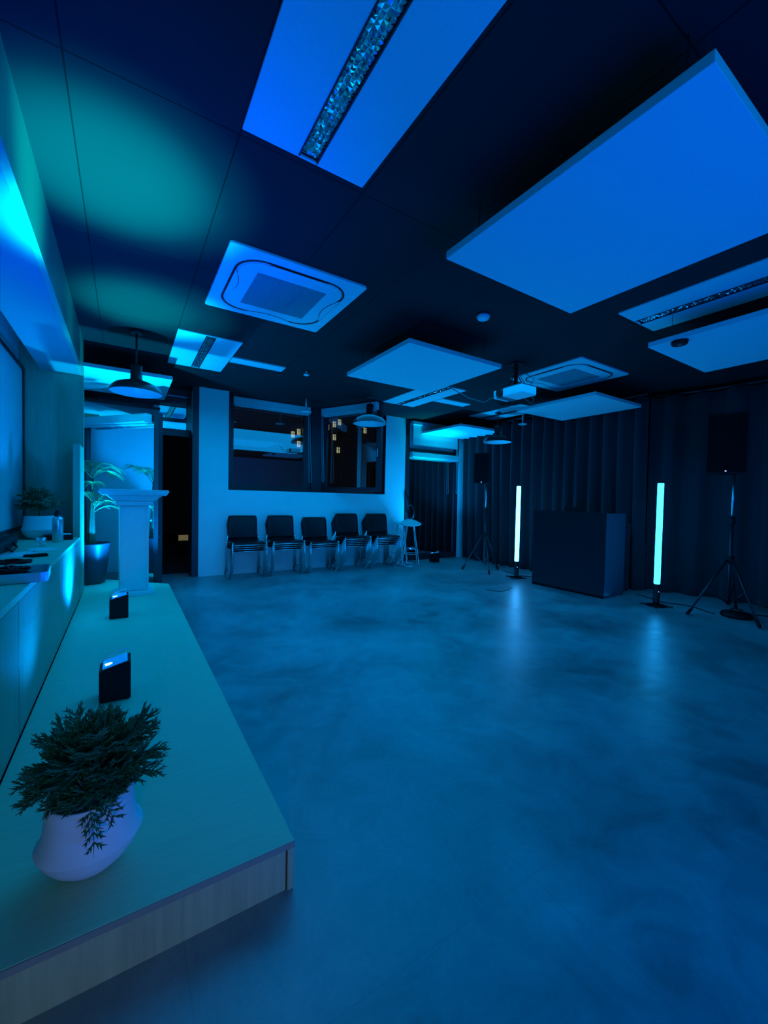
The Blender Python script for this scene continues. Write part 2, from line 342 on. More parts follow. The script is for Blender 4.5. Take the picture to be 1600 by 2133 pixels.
def blind(name_label, L, loc, rz, hgt=0.12, chain=0.0, chain_x=None, drop=0.0, side=-1):
    r = thing('roller_blind', name_label, 'blind', loc, rz, None)
    bm = bm_new(); box(bm, 0, L, -0.045, 0.045, -hgt, 0); obj('cassette', bm, M_CASS, r, bevel=0.012, seg=3)
    for xa in (-0.004, L): obj('end_cap', bx(xa, xa+0.004, -0.047, 0.047, -hgt-0.002, 0.0), M_WHITE, r)
    bm = bm_new(); box(bm, 0.02, L-0.02, -0.012, 0.012, -hgt-0.022-drop, -hgt-0.002-drop); obj('bottom_bar', bm, M_CASS, r, bevel=0.004)
    if drop: obj('blind_fabric', bx(0.02, L-0.02, -0.002, 0.002, -hgt-0.004-drop, -hgt+0.01), M_BLIND, r)
    if chain:
        bm = bm_new(); cx = chain_x
        pts = [(cx, -0.05, -hgt*0.5)] + [(cx+0.004*k, -0.055, -hgt-chain*k/8) for k in range(1, 8)]
        for a in range(0, 9):
            an = PI + a*PI/8; pts.append((cx+0.05+0.022*math.cos(an), -0.055, -hgt-chain+0.03*math.sin(an)))
        pts += [(cx+0.072-0.006*k, -0.055, -hgt-chain*(1-k/8)) for k in range(1, 9)]
        tube(bm, pts, 0.0028, 6); obj('pull_chain', bm, M_WHITE, r)
    return r
blind('white roller blind rolled up at the top of the fixed window', 1.24, (1.40, 6.585, 2.695), 0, 0.12, 1.12, 1.20)
blind('white roller blind rolled up on the swung casement window', SL-0.10, (S0.x+0.05*math.cos(sang)-0.075*0.9, S0.y+0.05*math.sin(sang)-0.075*0.42, 2.69), sang, 0.12, 1.1, 0.015)

# left door: frame and transom deep in the opening, leaf swung into the room
bm = bm_new()
YD = 6.66
box(bm, -0.62, -0.54, YD, YD+0.06, 0, 2.70); box(bm, 0.80, 0.884, 6.335, YD+0.06, 0, 2.70)
box(bm, -0.54, 0.80, YD, YD+0.06, 2.60, 2.70); box(bm, -0.54, 0.80, YD, YD+0.06, 2.02, 2.12)
d1 = struct('door_1', bm, M_FRAME, label='dark framed glass door left open beside the podium')
struct('transom_pane', bx(-0.54, 0.80, YD+0.03, YD+0.036, 2.12, 2.60), M_GL_MIR, d1)
struct('guide_rail', bx(0.795, 0.835, 6.36, 6.40, 2.03, 2.64), M_CASS, d1)
D0 = Vector((-0.43, 6.42, 0)); D1 = Vector((0.35, 5.46, 0)); dd = D1-D0; DL = dd.length; dang = math.atan2(dd.y, dd.x)
leaf = bpy.data.objects.new('door_leaf', None); COL.objects.link(leaf); leaf.parent = d1
leaf.location = (D0.x, D0.y, 0); leaf.rotation_euler = (0, 0, dang); leaf['kind'] = 'structure'
bm = bm_new(); add_frame(bm, 0, DL, -0.03, 0.03, 0.006, 2.11, 0.07, 0.09, 0.10); struct('leaf_frame', bm, M_FRAME, leaf)
struct('leaf_pane', bx(0.07, DL-0.07, -0.004, 0.004, 0.10, 2.01), glass('mirror like leaf glass', 0.86, (0.1, 0.12, 0.12)), leaf)
def c_handle(x, z0, z1, depth):
    bm = bm_new(); pts = []
    for k in range(13):
        a = -PI/2 + PI*k/12
        pts.append((x, -0.03-depth*math.cos(a), (z0+z1)/2 + (z1-z0)/2*math.sin(a)))
    tube(bm, pts, 0.013, 10); sphere(bm, (x, -0.034, z0), 0.022); sphere(bm, (x, -0.034, z1), 0.022); return bm
struct('door_handle', c_handle(DL-0.10, 0.86, 1.12, 0.10), M_STEEL, leaf)
blind('white roller blind rolled up across the open left door leaf', DL-0.16, (D0.x+0.07*math.cos(dang)-0.09*0.79, D0.y+0.07*math.sin(dang)-0.09*0.6, 2.09), dang, 0.10)

# right door: opaque lit panel above a dark glass door
bm = bm_new(); add_frame(bm, 4.475, 5.825, 6.34, 6.42, 0.002, 2.70, 0.10, 0.12, 0.05)
box(bm, 4.575, 5.725, 6.34, 6.42, 2.07, 2.16)
d2 = struct('door_2', bm, M_FRAME, label='closed dark glass door behind the left speaker stand')
struct('transom_panel', bx(4.575, 5.725, 6.39, 6.40, 2.16, 2.65), M_WALL, d2)
struct('door_pane', bx(4.575, 5.725, 6.362, 6.368, 0.122, 2.07), M_GL_MIR, d2)
h = struct('door_handle', c_handle(0, 0.80, 1.07, 0.12), M_BLACKM, d2); h.location = (4.62, 6.372, 0)
blind('white roller blind rolled up at the head of the right glass door', 1.16, (4.58, 6.28, 2.08), 0, 0.10, 0.0)
blind('white roller blind rolled down over the panel above the right door', 1.16, (4.585, 6.275, 2.66), 0, 0.07, 1.25, 1.06, drop=0.36)

# ------------------------------------------------------------------ night outside
gr = struct('ground_outside', bx(-14, 40, 6.73, 50, -3.2, -3.0), M_ASPH)
ap = struct('landing_outside', bx(-3.0, 7.0, 6.73, 12, -0.16, -0.06), M_ASPH, label='dark terrace outside the doors')
bld = thing('apartment_building', 'distant brick building with lit windows seen through the corner windows', 'building', (11, 27, -3.0))
obj('facade', bx(-7, 14, 0, 3, 0, 13.5), M_BRICKN, bld)
def litwin(x, z, w_=0.22, h_=0.40):
    bm = bm_new(); box(bm, x-w_/2, x+w_/2, -0.06, -0.02, z-h_/2, z+h_/2); wn = obj('window', bm, M_LITWIN, bld)
    bm = bm_new(); box(bm, x-0.012, x+0.012, -0.10, -0.06, z-h_/2, z+h_/2); box(bm, x-w_/2, x+w_/2, -0.10, -0.06, z+0.05, z+0.07); obj('glazing_bar', bm, M_FRAME, wn)
for (wx, wz) in [(8.93, 5.18), (9.31, 5.37), (9.69, 5.47), (9.32, 4.61), (9.71, 4.55), (11.29, 5.9), (11.78, 6.14), (12.17, 6.32), (11.8, 5.28), (14.14, 5.99), (12.1, 4.45)]:
    litwin(wx*27/25-11, 1.15+(wz-1.15)*27/25+3.0)
bl = thing('bench_light', 'small warm yellow light glowing low outside the open doorway', 'light', (1.0, 9.0, -0.06))
obj('box', bx(-0.12, 0.12, -0.05, 0.05, 0, 0.36), M_BLACK, bl); obj('glow_strip', bx(-0.11, 0.09, -0.07, -0.052, 0.33, 0.44), M_WARM, bl)

# ------------------------------------------------------------------ ceiling fittings
def light_panel(label, x0, x1, y0, y1):
    r = thing('recessed_light', label, 'ceiling light', ((x0+x1)/2, (y0+y1)/2, H))
    w_, l_ = (x1-x0)/2, (y1-y0)/2; c = 0.045
    bm = bm_new()
    box(bm, -w_, -c, -l_, l_, -0.012, 0.0); box(bm, c, w_, -l_, l_, -0.012, 0.0)
    box(bm, -c, c, -l_, -l_+0.012, -0.012, 0.0); box(bm, -c, c, l_-0.012, l_, -0.012, 0.0)
    obj('panel', bm, M_PANEL, r, bevel=0.002)
    bm = bm_new()
    box(bm, -c, -c+0.005, -l_+0.012, l_-0.012, -0.017, 0.0); box(bm, c-0.005, c, -l_+0.012, l_-0.012, -0.017, 0.0); obj('channel_edge', bm, M_GASKET, r)
    bm = bm_new(); rl = random.Random(int(x0*100)); px_ = 0.0195; n = int((2*l_-0.03)/px_)
    for k in range(n):
        for q in range(4):
            xa = -0.039+q*px_; ya = -l_+0.015+k*px_
            c4 = [bm.verts.new((xa+a*px_, ya+b*px_, -0.006)) for a, b in ((0, 0), (1, 0), (1, 1), (0, 1))]
            ap = bm.verts.new((xa+px_*rl.uniform(.2, .8), ya+px_*rl.uniform(.2, .8), -0.006-px_*rl.uniform(0.1, 0.5)))
            for i in range(4): bm.faces.new((c4[i], c4[(i+1) % 4], ap))
    obj('louver', bm, M_LOUV, r)
    return r
light_panel('large recessed panel light with louver strip directly above the front of the room', 0.41, 0.985, 0.64, 1.815)
light_panel('small recessed panel light between the cassette air conditioner and left pendant lamp', 0.41, 0.99, 4.26, 5.39)
light_panel('recessed panel light partly behind the middle hanging panel', 3.40, 3.99, 4.22, 5.46)
light_panel('recessed panel light behind the projector', 5.21, 5.81, 4.28, 5.42)
light_panel('recessed panel light at the right edge between two hanging panels', 3.35, 3.93, 0.64, 1.82)
def vent(label, x0, x1, y0, y1):
    r = thing('air_vent', label, 'vent', ((x0+x1)/2, (y0+y1)/2, H)); a, b = (x1-x0)/2, (y1-y0)/2
    bm = bm_new(); add2 = 0.015
    box(bm, -a, a, -b, -b+add2, -0.014, 0); box(bm, -a, a, b-add2, b, -0.014, 0); box(bm, -a, -a+add2, -b+add2, b-add2, -0.014, 0); box(bm, a-add2, a, -b+add2, b-add2, -0.014, 0)
    obj('frame', bm, M_WHITE, r)
    bm = bm_new(); box(bm, -a+add2, a-add2, -b+add2, b-add2, -0.009, -0.003); obj('slat_field', bm, M_PANEL, r)
vent('slim ceiling air vent beside the left recessed light', 1.0, 1.6, 4.75, 4.93)
vent('slim ceiling air vent beside the recessed light behind the middle panel', 4.0, 4.6, 4.76, 4.95)
def rrect(cx, cy, hx, hy, r, n=8):
    pts = []
    for qx, qy, a0 in ((1, 1, 0), (-1, 1, PI/2), (-1, -1, PI), (1, -1, 3*PI/2)):
        for k in range(n+1):
            a = a0 + PI/2*k/n; pts.append((cx+qx*(hx-r)+r*math.cos(a), cy+qy*(hy-r)+r*math.sin(a)))
    return pts
def cassette(label, x, y):
    r = thing('air_conditioner', label, 'air conditioner', (x, y, H), 0, 'ceiling cassette air conditioners')
    bm = bm_new(); prism(bm, rrect(0, 0, 0.475, 0.475, 0.02, 3), -0.022, 0); obj('fascia', bm, M_WHITE, r, bevel=0.006)
    bm = bm_new(); prism(bm, rrect(0, 0, 0.365, 0.365, 0.15), -0.030, -0.022); obj('inner_panel', bm, M_WHITE, r, bevel=0.003)
    bm = bm_new(); pts = rrect(0, 0, 0.397, 0.397, 0.18); pi_ = rrect(0, 0, 0.380, 0.380, 0.165)
    a = [bm.verts.new((p[0], p[1], -0.0245)) for p in pts]; b = [bm.verts.new((p[0], p[1], -0.0245)) for p in pi_]
    a2 = [bm.verts.new((p[0], p[1], -0.0215)) for p in pts]; b2 = [bm.verts.new((p[0], p[1], -0.0215)) for p in pi_]
    n = len(a)
    for i in range(n):
        j = (i+1) % n
        for f in ((a[i], a[j], b[j], b[i]), (a2[i], a2[j], b2[j], b2[i]), (a[i], a[j], a2[j], a2[i]), (b[i], b[j], b2[j], b2[i])): bm.faces.new(f)
    obj('air_slot', bm, M_GASKET, r)
    for k in range(4):                                                # four louvre flaps, one per side
        bm = bm_new(); pts = [(-0.21, 0.385), (0.21, 0.385)] + [(0.21-0.42*i/12, 0.385-0.052*math.sin(PI*i/12)) for i in range(1, 12)]
        pts = [(Matrix.Rotation(k*PI/2, 2) @ Vector(p)) for p in pts]
        prism(bm, [(p.x, p.y) for p in pts], -0.0345, -0.0315); fl = obj('louvre_flap', bm, M_WHITE, r)
        bm = bm_new(); prism(bm, [(p.x*1.012-(p.x and 0), p.y*1.012) if abs(p.length) > 0.40 else (p.x*0.985, p.y*0.985) for p in pts], -0.0312, -0.0303); obj('flap_gap', bm, M_GASKET, fl)
    bm = bm_new(); box(bm, -0.25, 0.25, -0.25, 0.25, -0.033, -0.030)
    for k in range(1, 3): box(bm, -0.25+0.1667*k-0.002, -0.25+0.1667*k+0.002, -0.25, 0.25, -0.0345, -0.033)
    obj('intake_grille', bm, M_GRILL, r)
    return r
ac = cassette('white cassette air conditioner near the left bulkhead', 1.005, 3.09)
dup(ac, (4.50, 3.02, H), 0, 'white cassette air conditioner behind the projector')
def hung_panel(label, x0, x1, y0, y1, z=2.44, th=0.04):
    r = thing('hanging_panel', label, 'acoustic panel', ((x0+x1)/2, (y0+y1)/2, z)); a, b = (x1-x0)/2, (y1-y0)/2
    obj('panel', bx(-a, a, -b, b, 0, th), M_PANEL, r, bevel=0.003)
    for sx in (-1, 1):
        for sy in (-1, 1):
            cx_, cy_ = sx*(a-0.12), sy*(b-0.12); bm = bm_new()
            tube(bm, [(cx_, cy_, th), (cx_, cy_, H-z)], 0.0022, 6); lathe(bm, [(0.014, th), (0.014, th+0.03)], 12, cx_, cy_, closed_top=True)
            obj('suspension_wire', bm, M_BLACKM, r)
    return r
hung_panel('largest white hanging acoustic panel at the upper right', 1.44, 2.545, 0.53, 1.705)
hung_panel('white hanging acoustic panel left of the projector', 1.955, 3.05, 2.75, 3.86)
pr_ = hung_panel('white hanging acoustic panel at the right edge carrying a round sensor', 3.60, 4.70, 0.60, 1.705)
hung_panel('white hanging acoustic panel in front of the dark curtain below the projector', 4.66, 5.72, 2.76, 3.91)
hung_panel('bright cyan hanging acoustic panel above the podium', -0.66, 0.445, 5.15, 6.31)
hung_panel('glowing cyan hanging acoustic panel above the right glass door', 4.80, 5.90, 5.20, 6.31)
# sensor under the right panel
sn = thing('round_sensor', 'round dark sensor under the hanging panel at the right edge', 'sensor', (3.655, 1.50, 2.44))
bm = bm_new(); lathe(bm, [(0.05, -0.028), (0.055, -0.02), (0.058, 0.0)], 24); obj('body', bm, M_BLACK, sn)
bm = bm_new(); lathe(bm, [(0.016, -0.031), (0.02, -0.0285)], 16, closed_top=True); obj('eye', bm, M_GREY, sn)
def smoke(label, x, y, r0, name='smoke_detector', cat='smoke detector', z=H):
    r = thing(name, label, cat, (x, y, z))
    bm = bm_new(); lathe(bm, [(r0*0.55, -0.045), (r0*0.8, -0.040), (r0, -0.022), (r0, -0.012)], 28, closed_top=True); obj('cover', bm, M_WHITE, r)
    bm = bm_new(); lathe(bm, [(r0*0.9, -0.012), (r0*0.9, 0.0)], 28, closed_top=True); obj('base', bm, M_GREY, r)
smoke('round white smoke detector near the largest hanging panel', 2.494, 2.461, 0.055)
def sprinkler(label, x, y, z, r0):
    r = thing('ceiling_disc', label, 'sprinkler', (x, y, H))
    bm = bm_new(); tube(bm, [(0, 0, z-H+0.01), (0, 0, 0)], 0.012); obj('stem', bm, M_WHITE, r)
    bm = bm_new(); lathe(bm, [(r0*0.2, z-H-0.018), (r0*0.9, z-H-0.012), (r0, z-H), (r0*0.5, z-H+0.01)], 20, closed_top=True); obj('disc', bm, M_WHITE, r)
sprinkler('small white ceiling sprinkler beyond the left air vent', 1.86, 4.76, 2.66, 0.035)
sprinkler('white disc sprinkler below the ceiling near the dark curtain', 5.72, 4.66, 2.50, 0.075)
sprinkler('white disc sprinkler in front of the fixed window blind', 2.37, 6.05, 2.50, 0.085)

def pendant(label, x, y, z, rad):
    r = thing('pendant_lamp', label, 'pendant lamp', (x, y, z))
    s = rad/0.25
    bm = bm_new(); lathe(bm, [(0.25*s, 0.0), (0.252*s, 0.012), (0.236*s, 0.05*s), (0.20*s, 0.085*s), (0.13*s, 0.115*s), (0.075*s, 0.128*s), (0.056*s, 0.15*s), (0.056*s, 0.295*s), (0.02*s, 0.31*s)], 44, closed_bottom=False, closed_top=True)
    obj('lamp_shade', bm, M_SHADE, r)
    bm = bm_new(); lathe(bm, [(0.248*s, 0.001), (0.230*s, 0.046*s), (0.195*s, 0.080*s), (0.12*s, 0.108*s), (0.03*s, 0.12*s)], 44, closed_bottom=False, closed_top=True)
    obj('shade_lining', bm, M_SHADEIN, r)
    bm = bm_new(); tube(bm, [(0, 0, 0.24*s), (0, 0, H-z-0.02)], 0.009); obj('rod', bm, M_SHADE, r)
    bm = bm_new(); lathe(bm, [(0.05, H-z-0.025), (0.055, H-z)], 24, closed_top=True); obj('ceiling_rose', bm, M_SHADE, r)
    bm = bm_new(); sphere(bm, (0, 0, 0.065*s), 0.038*s, sz=1.2); obj('bulb', bm, M_WHITE, r)
    return r
pendant('dark pendant lamp with cyan lit lining above the podium', 0.088, 4.58, 2.12, 0.219)
pendant('dark pendant lamp hanging before the open casement window', 3.09, 5.32, 2.285, 0.245)
pendant('dark pendant lamp hanging before the left end of the curtain', 5.38, 4.90, 2.18, 0.235)

# projector under the ceiling
pj = thing('projector', 'white projector hanging on a black ceiling bracket with cables', 'projector', (3.67, 3.10, 2.33))
obj('body', bx(-0.12, 0.13, -0.18, 0.08, 0.0, 0.105), M_WHITE, pj, bevel=0.012, seg=3)
obj('lens_bay', bx(-0.105, 0.13, 0.08, 0.17, 0.0, 0.10), M_GREY, pj, bevel=0.006)
obj('side_cheek', bx(-0.12, 0.10, 0.17, 0.21, 0.0, 0.09), M_WHITE, pj, bevel=0.008)
bm = bm_new(); tube(bm, [(-0.135, 0.125, 0.052), (-0.10, 0.125, 0.052)], 0.040, 24); o = obj('lens', bm, M_BLACK, pj)
bm = bm_new(); box(bm, -0.06, 0.07, -0.09, 0.07, 0.106, 0.12); tube(bm, [(0.0, 0.0, 0.12), (0.0, 0.0, H-2.33)], 0.022, 14); box(bm, -0.07, 0.07, -0.07, 0.07, H-2.33-0.012, H-2.33)
for sx in (-1, 1):
    for sy in (-1, 1): tube(bm, [(sx*0.05, sy*0.06, 0.12), (sx*0.015, sy*0.015, 0.24)], 0.006, 6)
obj('ceiling_bracket', bm, M_BLACKM, pj)
bm = bm_new()
tube(bm, [(-0.12, 0.19, 0.03), (-0.22, 0.25, -0.045), (-0.38, 0.34, 0.0), (-0.55, 0.5, 0.14), (-0.62, 0.6, 0.36)], 0.005, 8)
tube(bm, [(0.13, -0.08, 0.05), (0.19, -0.10, -0.02), (0.20, -0.06, -0.06), (0.12, 0.0, 0.02)], 0.004, 8)
tube(bm, [(0.13, 0.0, 0.07), (0.2, 0.02, 0.16), (0.12, 0.03, 0.25), (0.03, 0.02, 0.34)], 0.004, 8)
tube(bm, [(0.10, -0.1, 0.10), (0.16, -0.12, 0.20), (0.08, -0.05, 0.27), (0.02, 0.0, 0.36)], 0.004, 8)
obj('cable', bm, M_GREY, pj)

# ------------------------------------------------------------------ curtains
def curtain(label, pts, z0, z1, amp, lam, seed, flare=0.0):
    r = thing('curtain', label, 'curtain', (pts[0][0], pts[0][1], 0)); rnd = random.Random(seed)
    P_ = [Vector((p[0]-pts[0][0], p[1]-pts[0][1])) for p in pts]
    Ls = [(b-a).length for a, b in zip(P_, P_[1:])]; tot = sum(Ls); n = int(tot/0.012); nz_ = 24
    ph = [rnd.uniform(0, 6.28) for _ in range(4)]
    bm = bm_new(); grid = []
    for i in range(n+1):
        s = tot*i/n; k = 0; q = s
        while k < len(Ls)-1 and q > Ls[k]: q -= Ls[k]; k += 1
        p = P_[k] + (P_[k+1]-P_[k])*(q/Ls[k]); tt = (P_[k+1]-P_[k]).normalized(); nn = Vector((tt.y, -tt.x))
        row = []
        for j in range(nz_+1):
            v = j/nz_; z = z0+(z1-z0)*v
            a = amp*(1.0+0.35*(1-v))
            phs = s/lam*2*PI + 0.8*math.sin(s*1.7+ph[0]) + 0.5*math.sin(s*4.1+ph[1]) + (1-v)*0.5*math.sin(s*2.6+ph[2])
            c = math.cos(phs)
            d = a*(math.copysign(abs(c)**0.75, c)) + 0.012*math.sin(s*9+ph[3]+v*2)
            d += flare*(1-v)**2
            row.append(bm.verts.new((p.x+nn.x*d, p.y+nn.y*d, z)))
        grid.append(row)
    for i in range(n):
        for j in range(nz_):
            f = bm.faces.new((grid[i][j], grid[i+1][j], grid[i+1][j+1], grid[i][j+1])); f.smooth = True
    o = obj('drape', bm, M_CURT, r); so = o.modifiers.new('thick', 'SOLIDIFY'); so.thickness = 0.004
    bm = bm_new(); tube(bm, [(p.x, p.y, z1+0.03) for p in P_], 0.016, 8)
    for p in (P_[0], P_[-1]): tube(bm, [(p.x, p.y, z1+0.03), (p.x, p.y, H)], 0.008, 8)
    obj('rail', bm, M_BLACKM, r)
    return r
curtain('dark curtain behind the booth and left speaker', [(5.86, 6.20), (5.84, 5.0), (5.84, 2.75)], 0.012, 2.60, 0.055, 0.21, 3, -0.05)
curtain('dark curtain behind the right speaker', [(6.02, 2.78), (6.22, 2.2), (6.30, 1.2), (6.30, -2.6)], 0.012, 2.60, 0.05, 0.30, 8, -0.03)

# ------------------------------------------------------------------ chairs
def make_chair():
    r = thing('stacking_chair', '', 'chair', (0, 0, 0), 0, None)
    bm = bm_new(); nx, ny = 10, 12; g = []                            # seat shell, waterfall front
    prof = [(-0.214, 0.396), (-0.210, 0.404), (-0.20, 0.413), (-0.15, 0.420), (-0.05, 0.417), (0.05, 0.413), (0.14, 0.414), (0.19, 0.428), (0.205, 0.45)]
    for i in range(nx+1):
        u = -1+2*i/nx; row = []
        for (y, z) in prof: row.append(bm.verts.new((u*0.213, y+0.01*u*u, z-0.006*(1-u*u))))
        g.append(row)
    for i in range(nx):
        for j in range(len(prof)-1):
            f = bm.faces.new((g[i][j], g[i+1][j], g[i+1][j+1], g[i][j+1])); f.smooth = True
    o = obj('seat', bm, M_CHAIR, r); s = o.modifiers.new('t', 'SOLIDIFY'); s.thickness = 0.010; s.offset = 0
    bm = bm_new(); g = []
    for i in range(nx+1):
        u = -1+2*i/nx; row = []
        for j in range(ny+1):
            v = j/ny; z = 0.445+0.335*v
            wdt = 0.212 - 0.004*math.sin(PI*v) - (0.018 if j == ny else 0.004 if j == ny-1 else 0) - 0.012*(1-v)
            y = 0.200+0.075*v - 0.030*(1-u*u)*-1*0.9 - 0.015*math.sin(PI*v)
            row.append(bm.verts.new((u*wdt, y-0.024, z)))
        g.append(row)
    for i in range(nx):
        for j in range(ny):
            f = bm.faces.new((g[i][j], g[i+1][j], g[i+1][j+1], g[i][j+1])); f.smooth = True
    o = obj('backrest', bm, M_CHAIR, r); s = o.modifiers.new('t', 'SOLIDIFY'); s.thickness = 0.010; s.offset = 0
    for sx in (-1, 1):
        bm = bm_new(); tube(bm, [(sx*0.236, -0.205, 0.011), (sx*0.234, -0.205, 0.40), (sx*0.230, -0.198, 0.420), (sx*0.21, -0.19, 0.404)], 0.0105, 10); obj('leg', bm, M_CHROME, r)
        bm = bm_new(); tube(bm, [(sx*0.236, 0.175, 0.011), (sx*0.234, 0.175, 0.38), (sx*0.225, 0.182, 0.47), (sx*0.20, 0.206, 0.50)], 0.0105, 10); obj('leg', bm, M_CHROME, r)
        bm = bm_new(); tube(bm, [(sx*0.236, -0.205, 0.011), (sx*0.236, 0.175, 0.011)], 0.0095, 8); obj('runner', bm, M_CHROME, r)
    bm = bm_new(); tube(bm, [(-0.234, -0.214, 0.388), (0.234, -0.214, 0.388)], 0.0065, 8); obj('cross_rail', bm, M_CHROME, r)
    bm = bm_new(); tube(bm, [(-0.234, 0.172, 0.395), (0.234, 0.172, 0.395)], 0.0065, 8); obj('cross_rail', bm, M_CHROME, r)
    return r
ORD = ['bottom', 'second from the bottom', 'third from the bottom', 'fourth from the bottom', 'fifth from the bottom']
proto = make_chair(); first = True
SN = ['leftmost', 'second', 'middle', 'fourth', 'rightmost']
for si, (cx, n, yy) in enumerate([(1.475, 4, 6.085), (2.045, 4, 6.085), (2.625, 3, 6.085), (3.165, 5, 6.085), (3.745, 5, 6.06)]):
    for k in range(n):
        pos = 'topmost' if k == n-1 else ORD[k]
        sw = SN[si] + (' from left' if si in (1, 3) else '')
        lab = 'black chair, %s of the %s stack under the windows' % (pos, sw)
        loc = (cx + (0.004*k if si > 2 else 0), yy-0.030*k, 0.032*k)
        if first: c = proto; first = False; c.location = loc; c['label'] = lab; c['group'] = 'stacked chairs along the far wall'
        else: dup(proto, loc, 0, lab, 'stacked chairs along the far wall')

# bar stools
def stool(label, x, y, rz):
    r = thing('bar_stool', label, 'stool', (x, y, 0), rz, 'white bar stools')
    bm = bm_new(); g = []; n = 24; m_ = 6
    for j in range(m_+1):
        rr = j/m_; row = []
        for i in range(n):
            a = 2*PI*i/n; X_ = math.cos(a)*0.19*rr; Y_ = math.sin(a)*0.17*rr
            lift = 0.085*max(0, Y_/0.17)**2.2 + 0.02*(X_/0.19)**2 - 0.012*max(0, -Y_/0.17)**2
            row.append(bm.verts.new((X_, Y_, 0.735+lift)))
        g.append(row)
    for j in range(m_):
        for i in range(n):
            q = (g[j][i], g[j][(i+1) % n], g[j+1][(i+1) % n], g[j+1][i])
            f = bm.faces.new(q); f.smooth = True
    bmesh.ops.remove_doubles(bm, verts=bm.verts, dist=1e-5)
    o = obj('seat', bm, M_WHITE, r); s = o.modifiers.new('t', 'SOLIDIFY'); s.thickness = 0.022; s.offset = -1
    for sx in (-1, 1):
        for sy in (-1, 1):
            bm = bm_new(); tube(bm, [(sx*0.06, sy*0.05, 0.715), (sx*0.15, sy*0.135, 0.02), (sx*0.15, sy*0.135, 0.008)], 0.008, 8); obj('leg', bm, M_CHROME, r)
    bm = bm_new(); c = [(sx*0.126, sy*0.112, 0.21) for sx, sy in ((-1, -1), (1, -1), (1, 1), (-1, 1), (-1, -1))]; tube(bm, c, 0.006, 8); obj('footrest', bm, M_CHROME, r)
    bm = bm_new(); tube(bm, [(0.15*math.cos(a*PI/12)*1.3, 0.135*math.sin(a*PI/12)*1.3, 0.008) for a in range(25)], 0.007, 8); obj('base_ring', bm, M_CHROME, r)
stool('white seated bar stool in front, right of the rightmost chair stack', 4.30, 5.88, -0.5)
stool('white seated bar stool half hidden behind the rightmost chair stack', 4.23, 6.09, 0.9)

# ------------------------------------------------------------------ uplights
def uplight(label, x, y, z, rz=0.0, w_=0.13, hl=0.155, hr=0.185):
    r = thing('uplight', label, 'uplight', (x, y, z), rz)
    a = w_/2; bm = bm_new()
    vs = []
    for yy in (-a, a):
        for (xx, zz) in ((-a, 0.004), (a, 0.004), (a, hr), (a-0.015, hr-0.001), (0, (hl+hr)/2+0.003), (-a, hl)): vs.append(bm.verts.new((xx, yy, zz)))
    n = 6; bm.faces.new(vs[:n]); bm.faces.new(vs[n:][::-1])
    for i in range(n): bm.faces.new((vs[i], vs[(i+1) % n], vs[n+(i+1) % n], vs[n+i]))
    obj('housing', bm, M_BLACK, r, bevel=0.004)
    sl = math.atan2(hr-hl, w_); bm = bm_new()
    R_ = Matrix.Rotation(-sl, 3, 'Y')
    box(bm, -a+0.012, a-0.012, -a+0.012, a-0.012, (hl+hr)/2+0.001, (hl+hr)/2+0.012, rot=R_)
    obj('lens', bm, M_LENS, r, bevel=0.004)
    bm = bm_new(); bmesh.ops.create_uvsphere(bm, u_segments=16, v_segments=8, radius=1, matrix=Matrix.Translation((-a*0.35, -a*0.45, (hl+hr)/2+0.012-a*0.35*(hr-hl)/w_)) @ Matrix.Diagonal((0.020, 0.013, 0.004, 1)))
    obj('led', bm, mat('uplight diode', (0.6, 0.9, 0.9), 0.3, emit=(0.35, 1.0, 1.0), es=3.0), r)
    bm = bm_new()                                                      # curved glass rim standing behind the lens
    for i in range(9):
        pass
    pts = [(-a+0.01+ (w_-0.02)*i/8, a-0.010, hl+0.012+(hr-hl+0.014)*math.sin(PI/2*i/8)) for i in range(9)]
    tube(bm, pts, 0.004, 8); obj('rim', bm, M_WHITE, r)
    bm = bm_new()
    for sx in (-1, 1):
        for sy in (-1, 1): lathe(bm, [(0.009, 0.0), (0.009, 0.006)], 10, sx*(a-0.02), sy*(a-0.02), closed_top=True)
    obj('rubber_foot', bm, M_BLACK, r)
uplight('black wedge uplight glowing blue on the stage just behind the front planter', *UPS[0], 0, 0.13, 0.155, 0.188)
uplight('black wedge uplight glowing blue on the stage before the podium', *UPS[1], 0, 0.13, 0.155, 0.188)
uplight('black wedge uplight on the floor before the right glass door', 4.955, 5.985, 0.0, -PI/2+0.1, 0.14, 0.15, 0.18)
uplight('black wedge uplight on the stage hidden behind the lectern', 0.03, 5.235, 0.145, 0.4, 0.10, 0.15, 0.18)

# ------------------------------------------------------------------ plants
def pot_mesh(prof, seg=48):
    bm = bm_new()
    if None in prof:                                                   # a sharp shoulder: two shells meeting in one ring
        k = prof.index(None); lathe(bm, prof[:k], seg); lathe(bm, prof[k+1:], seg, closed_bottom=False)
    else: lathe(bm, prof, seg)
    return bm
def pebbles(rad, z, n, seed, size=0.008):
    rnd = random.Random(seed); bm = bm_new()
    lathe(bm, [(0.001, z-0.012), (rad, z-0.01), (rad, z-0.006), (0.001, z-0.004)], 24)
    for _ in range(n):
        a = rnd.uniform(0, 2*PI); q = rad*math.sqrt(rnd.random())*0.93
        g = bmesh.ops.create_icosphere(bm, subdivisions=1, radius=1, matrix=Matrix.Translation((q*math.cos(a), q*math.sin(a), z+rnd.uniform(-0.004, 0.003))) @ Matrix.Rotation(rnd.uniform(0, 6), 4, 'Z') @ Matrix.Diagonal((size*rnd.uniform(.7, 1.3), size*rnd.uniform(.6, 1), size*rnd.uniform(.5, .9), 1)))
    return bm
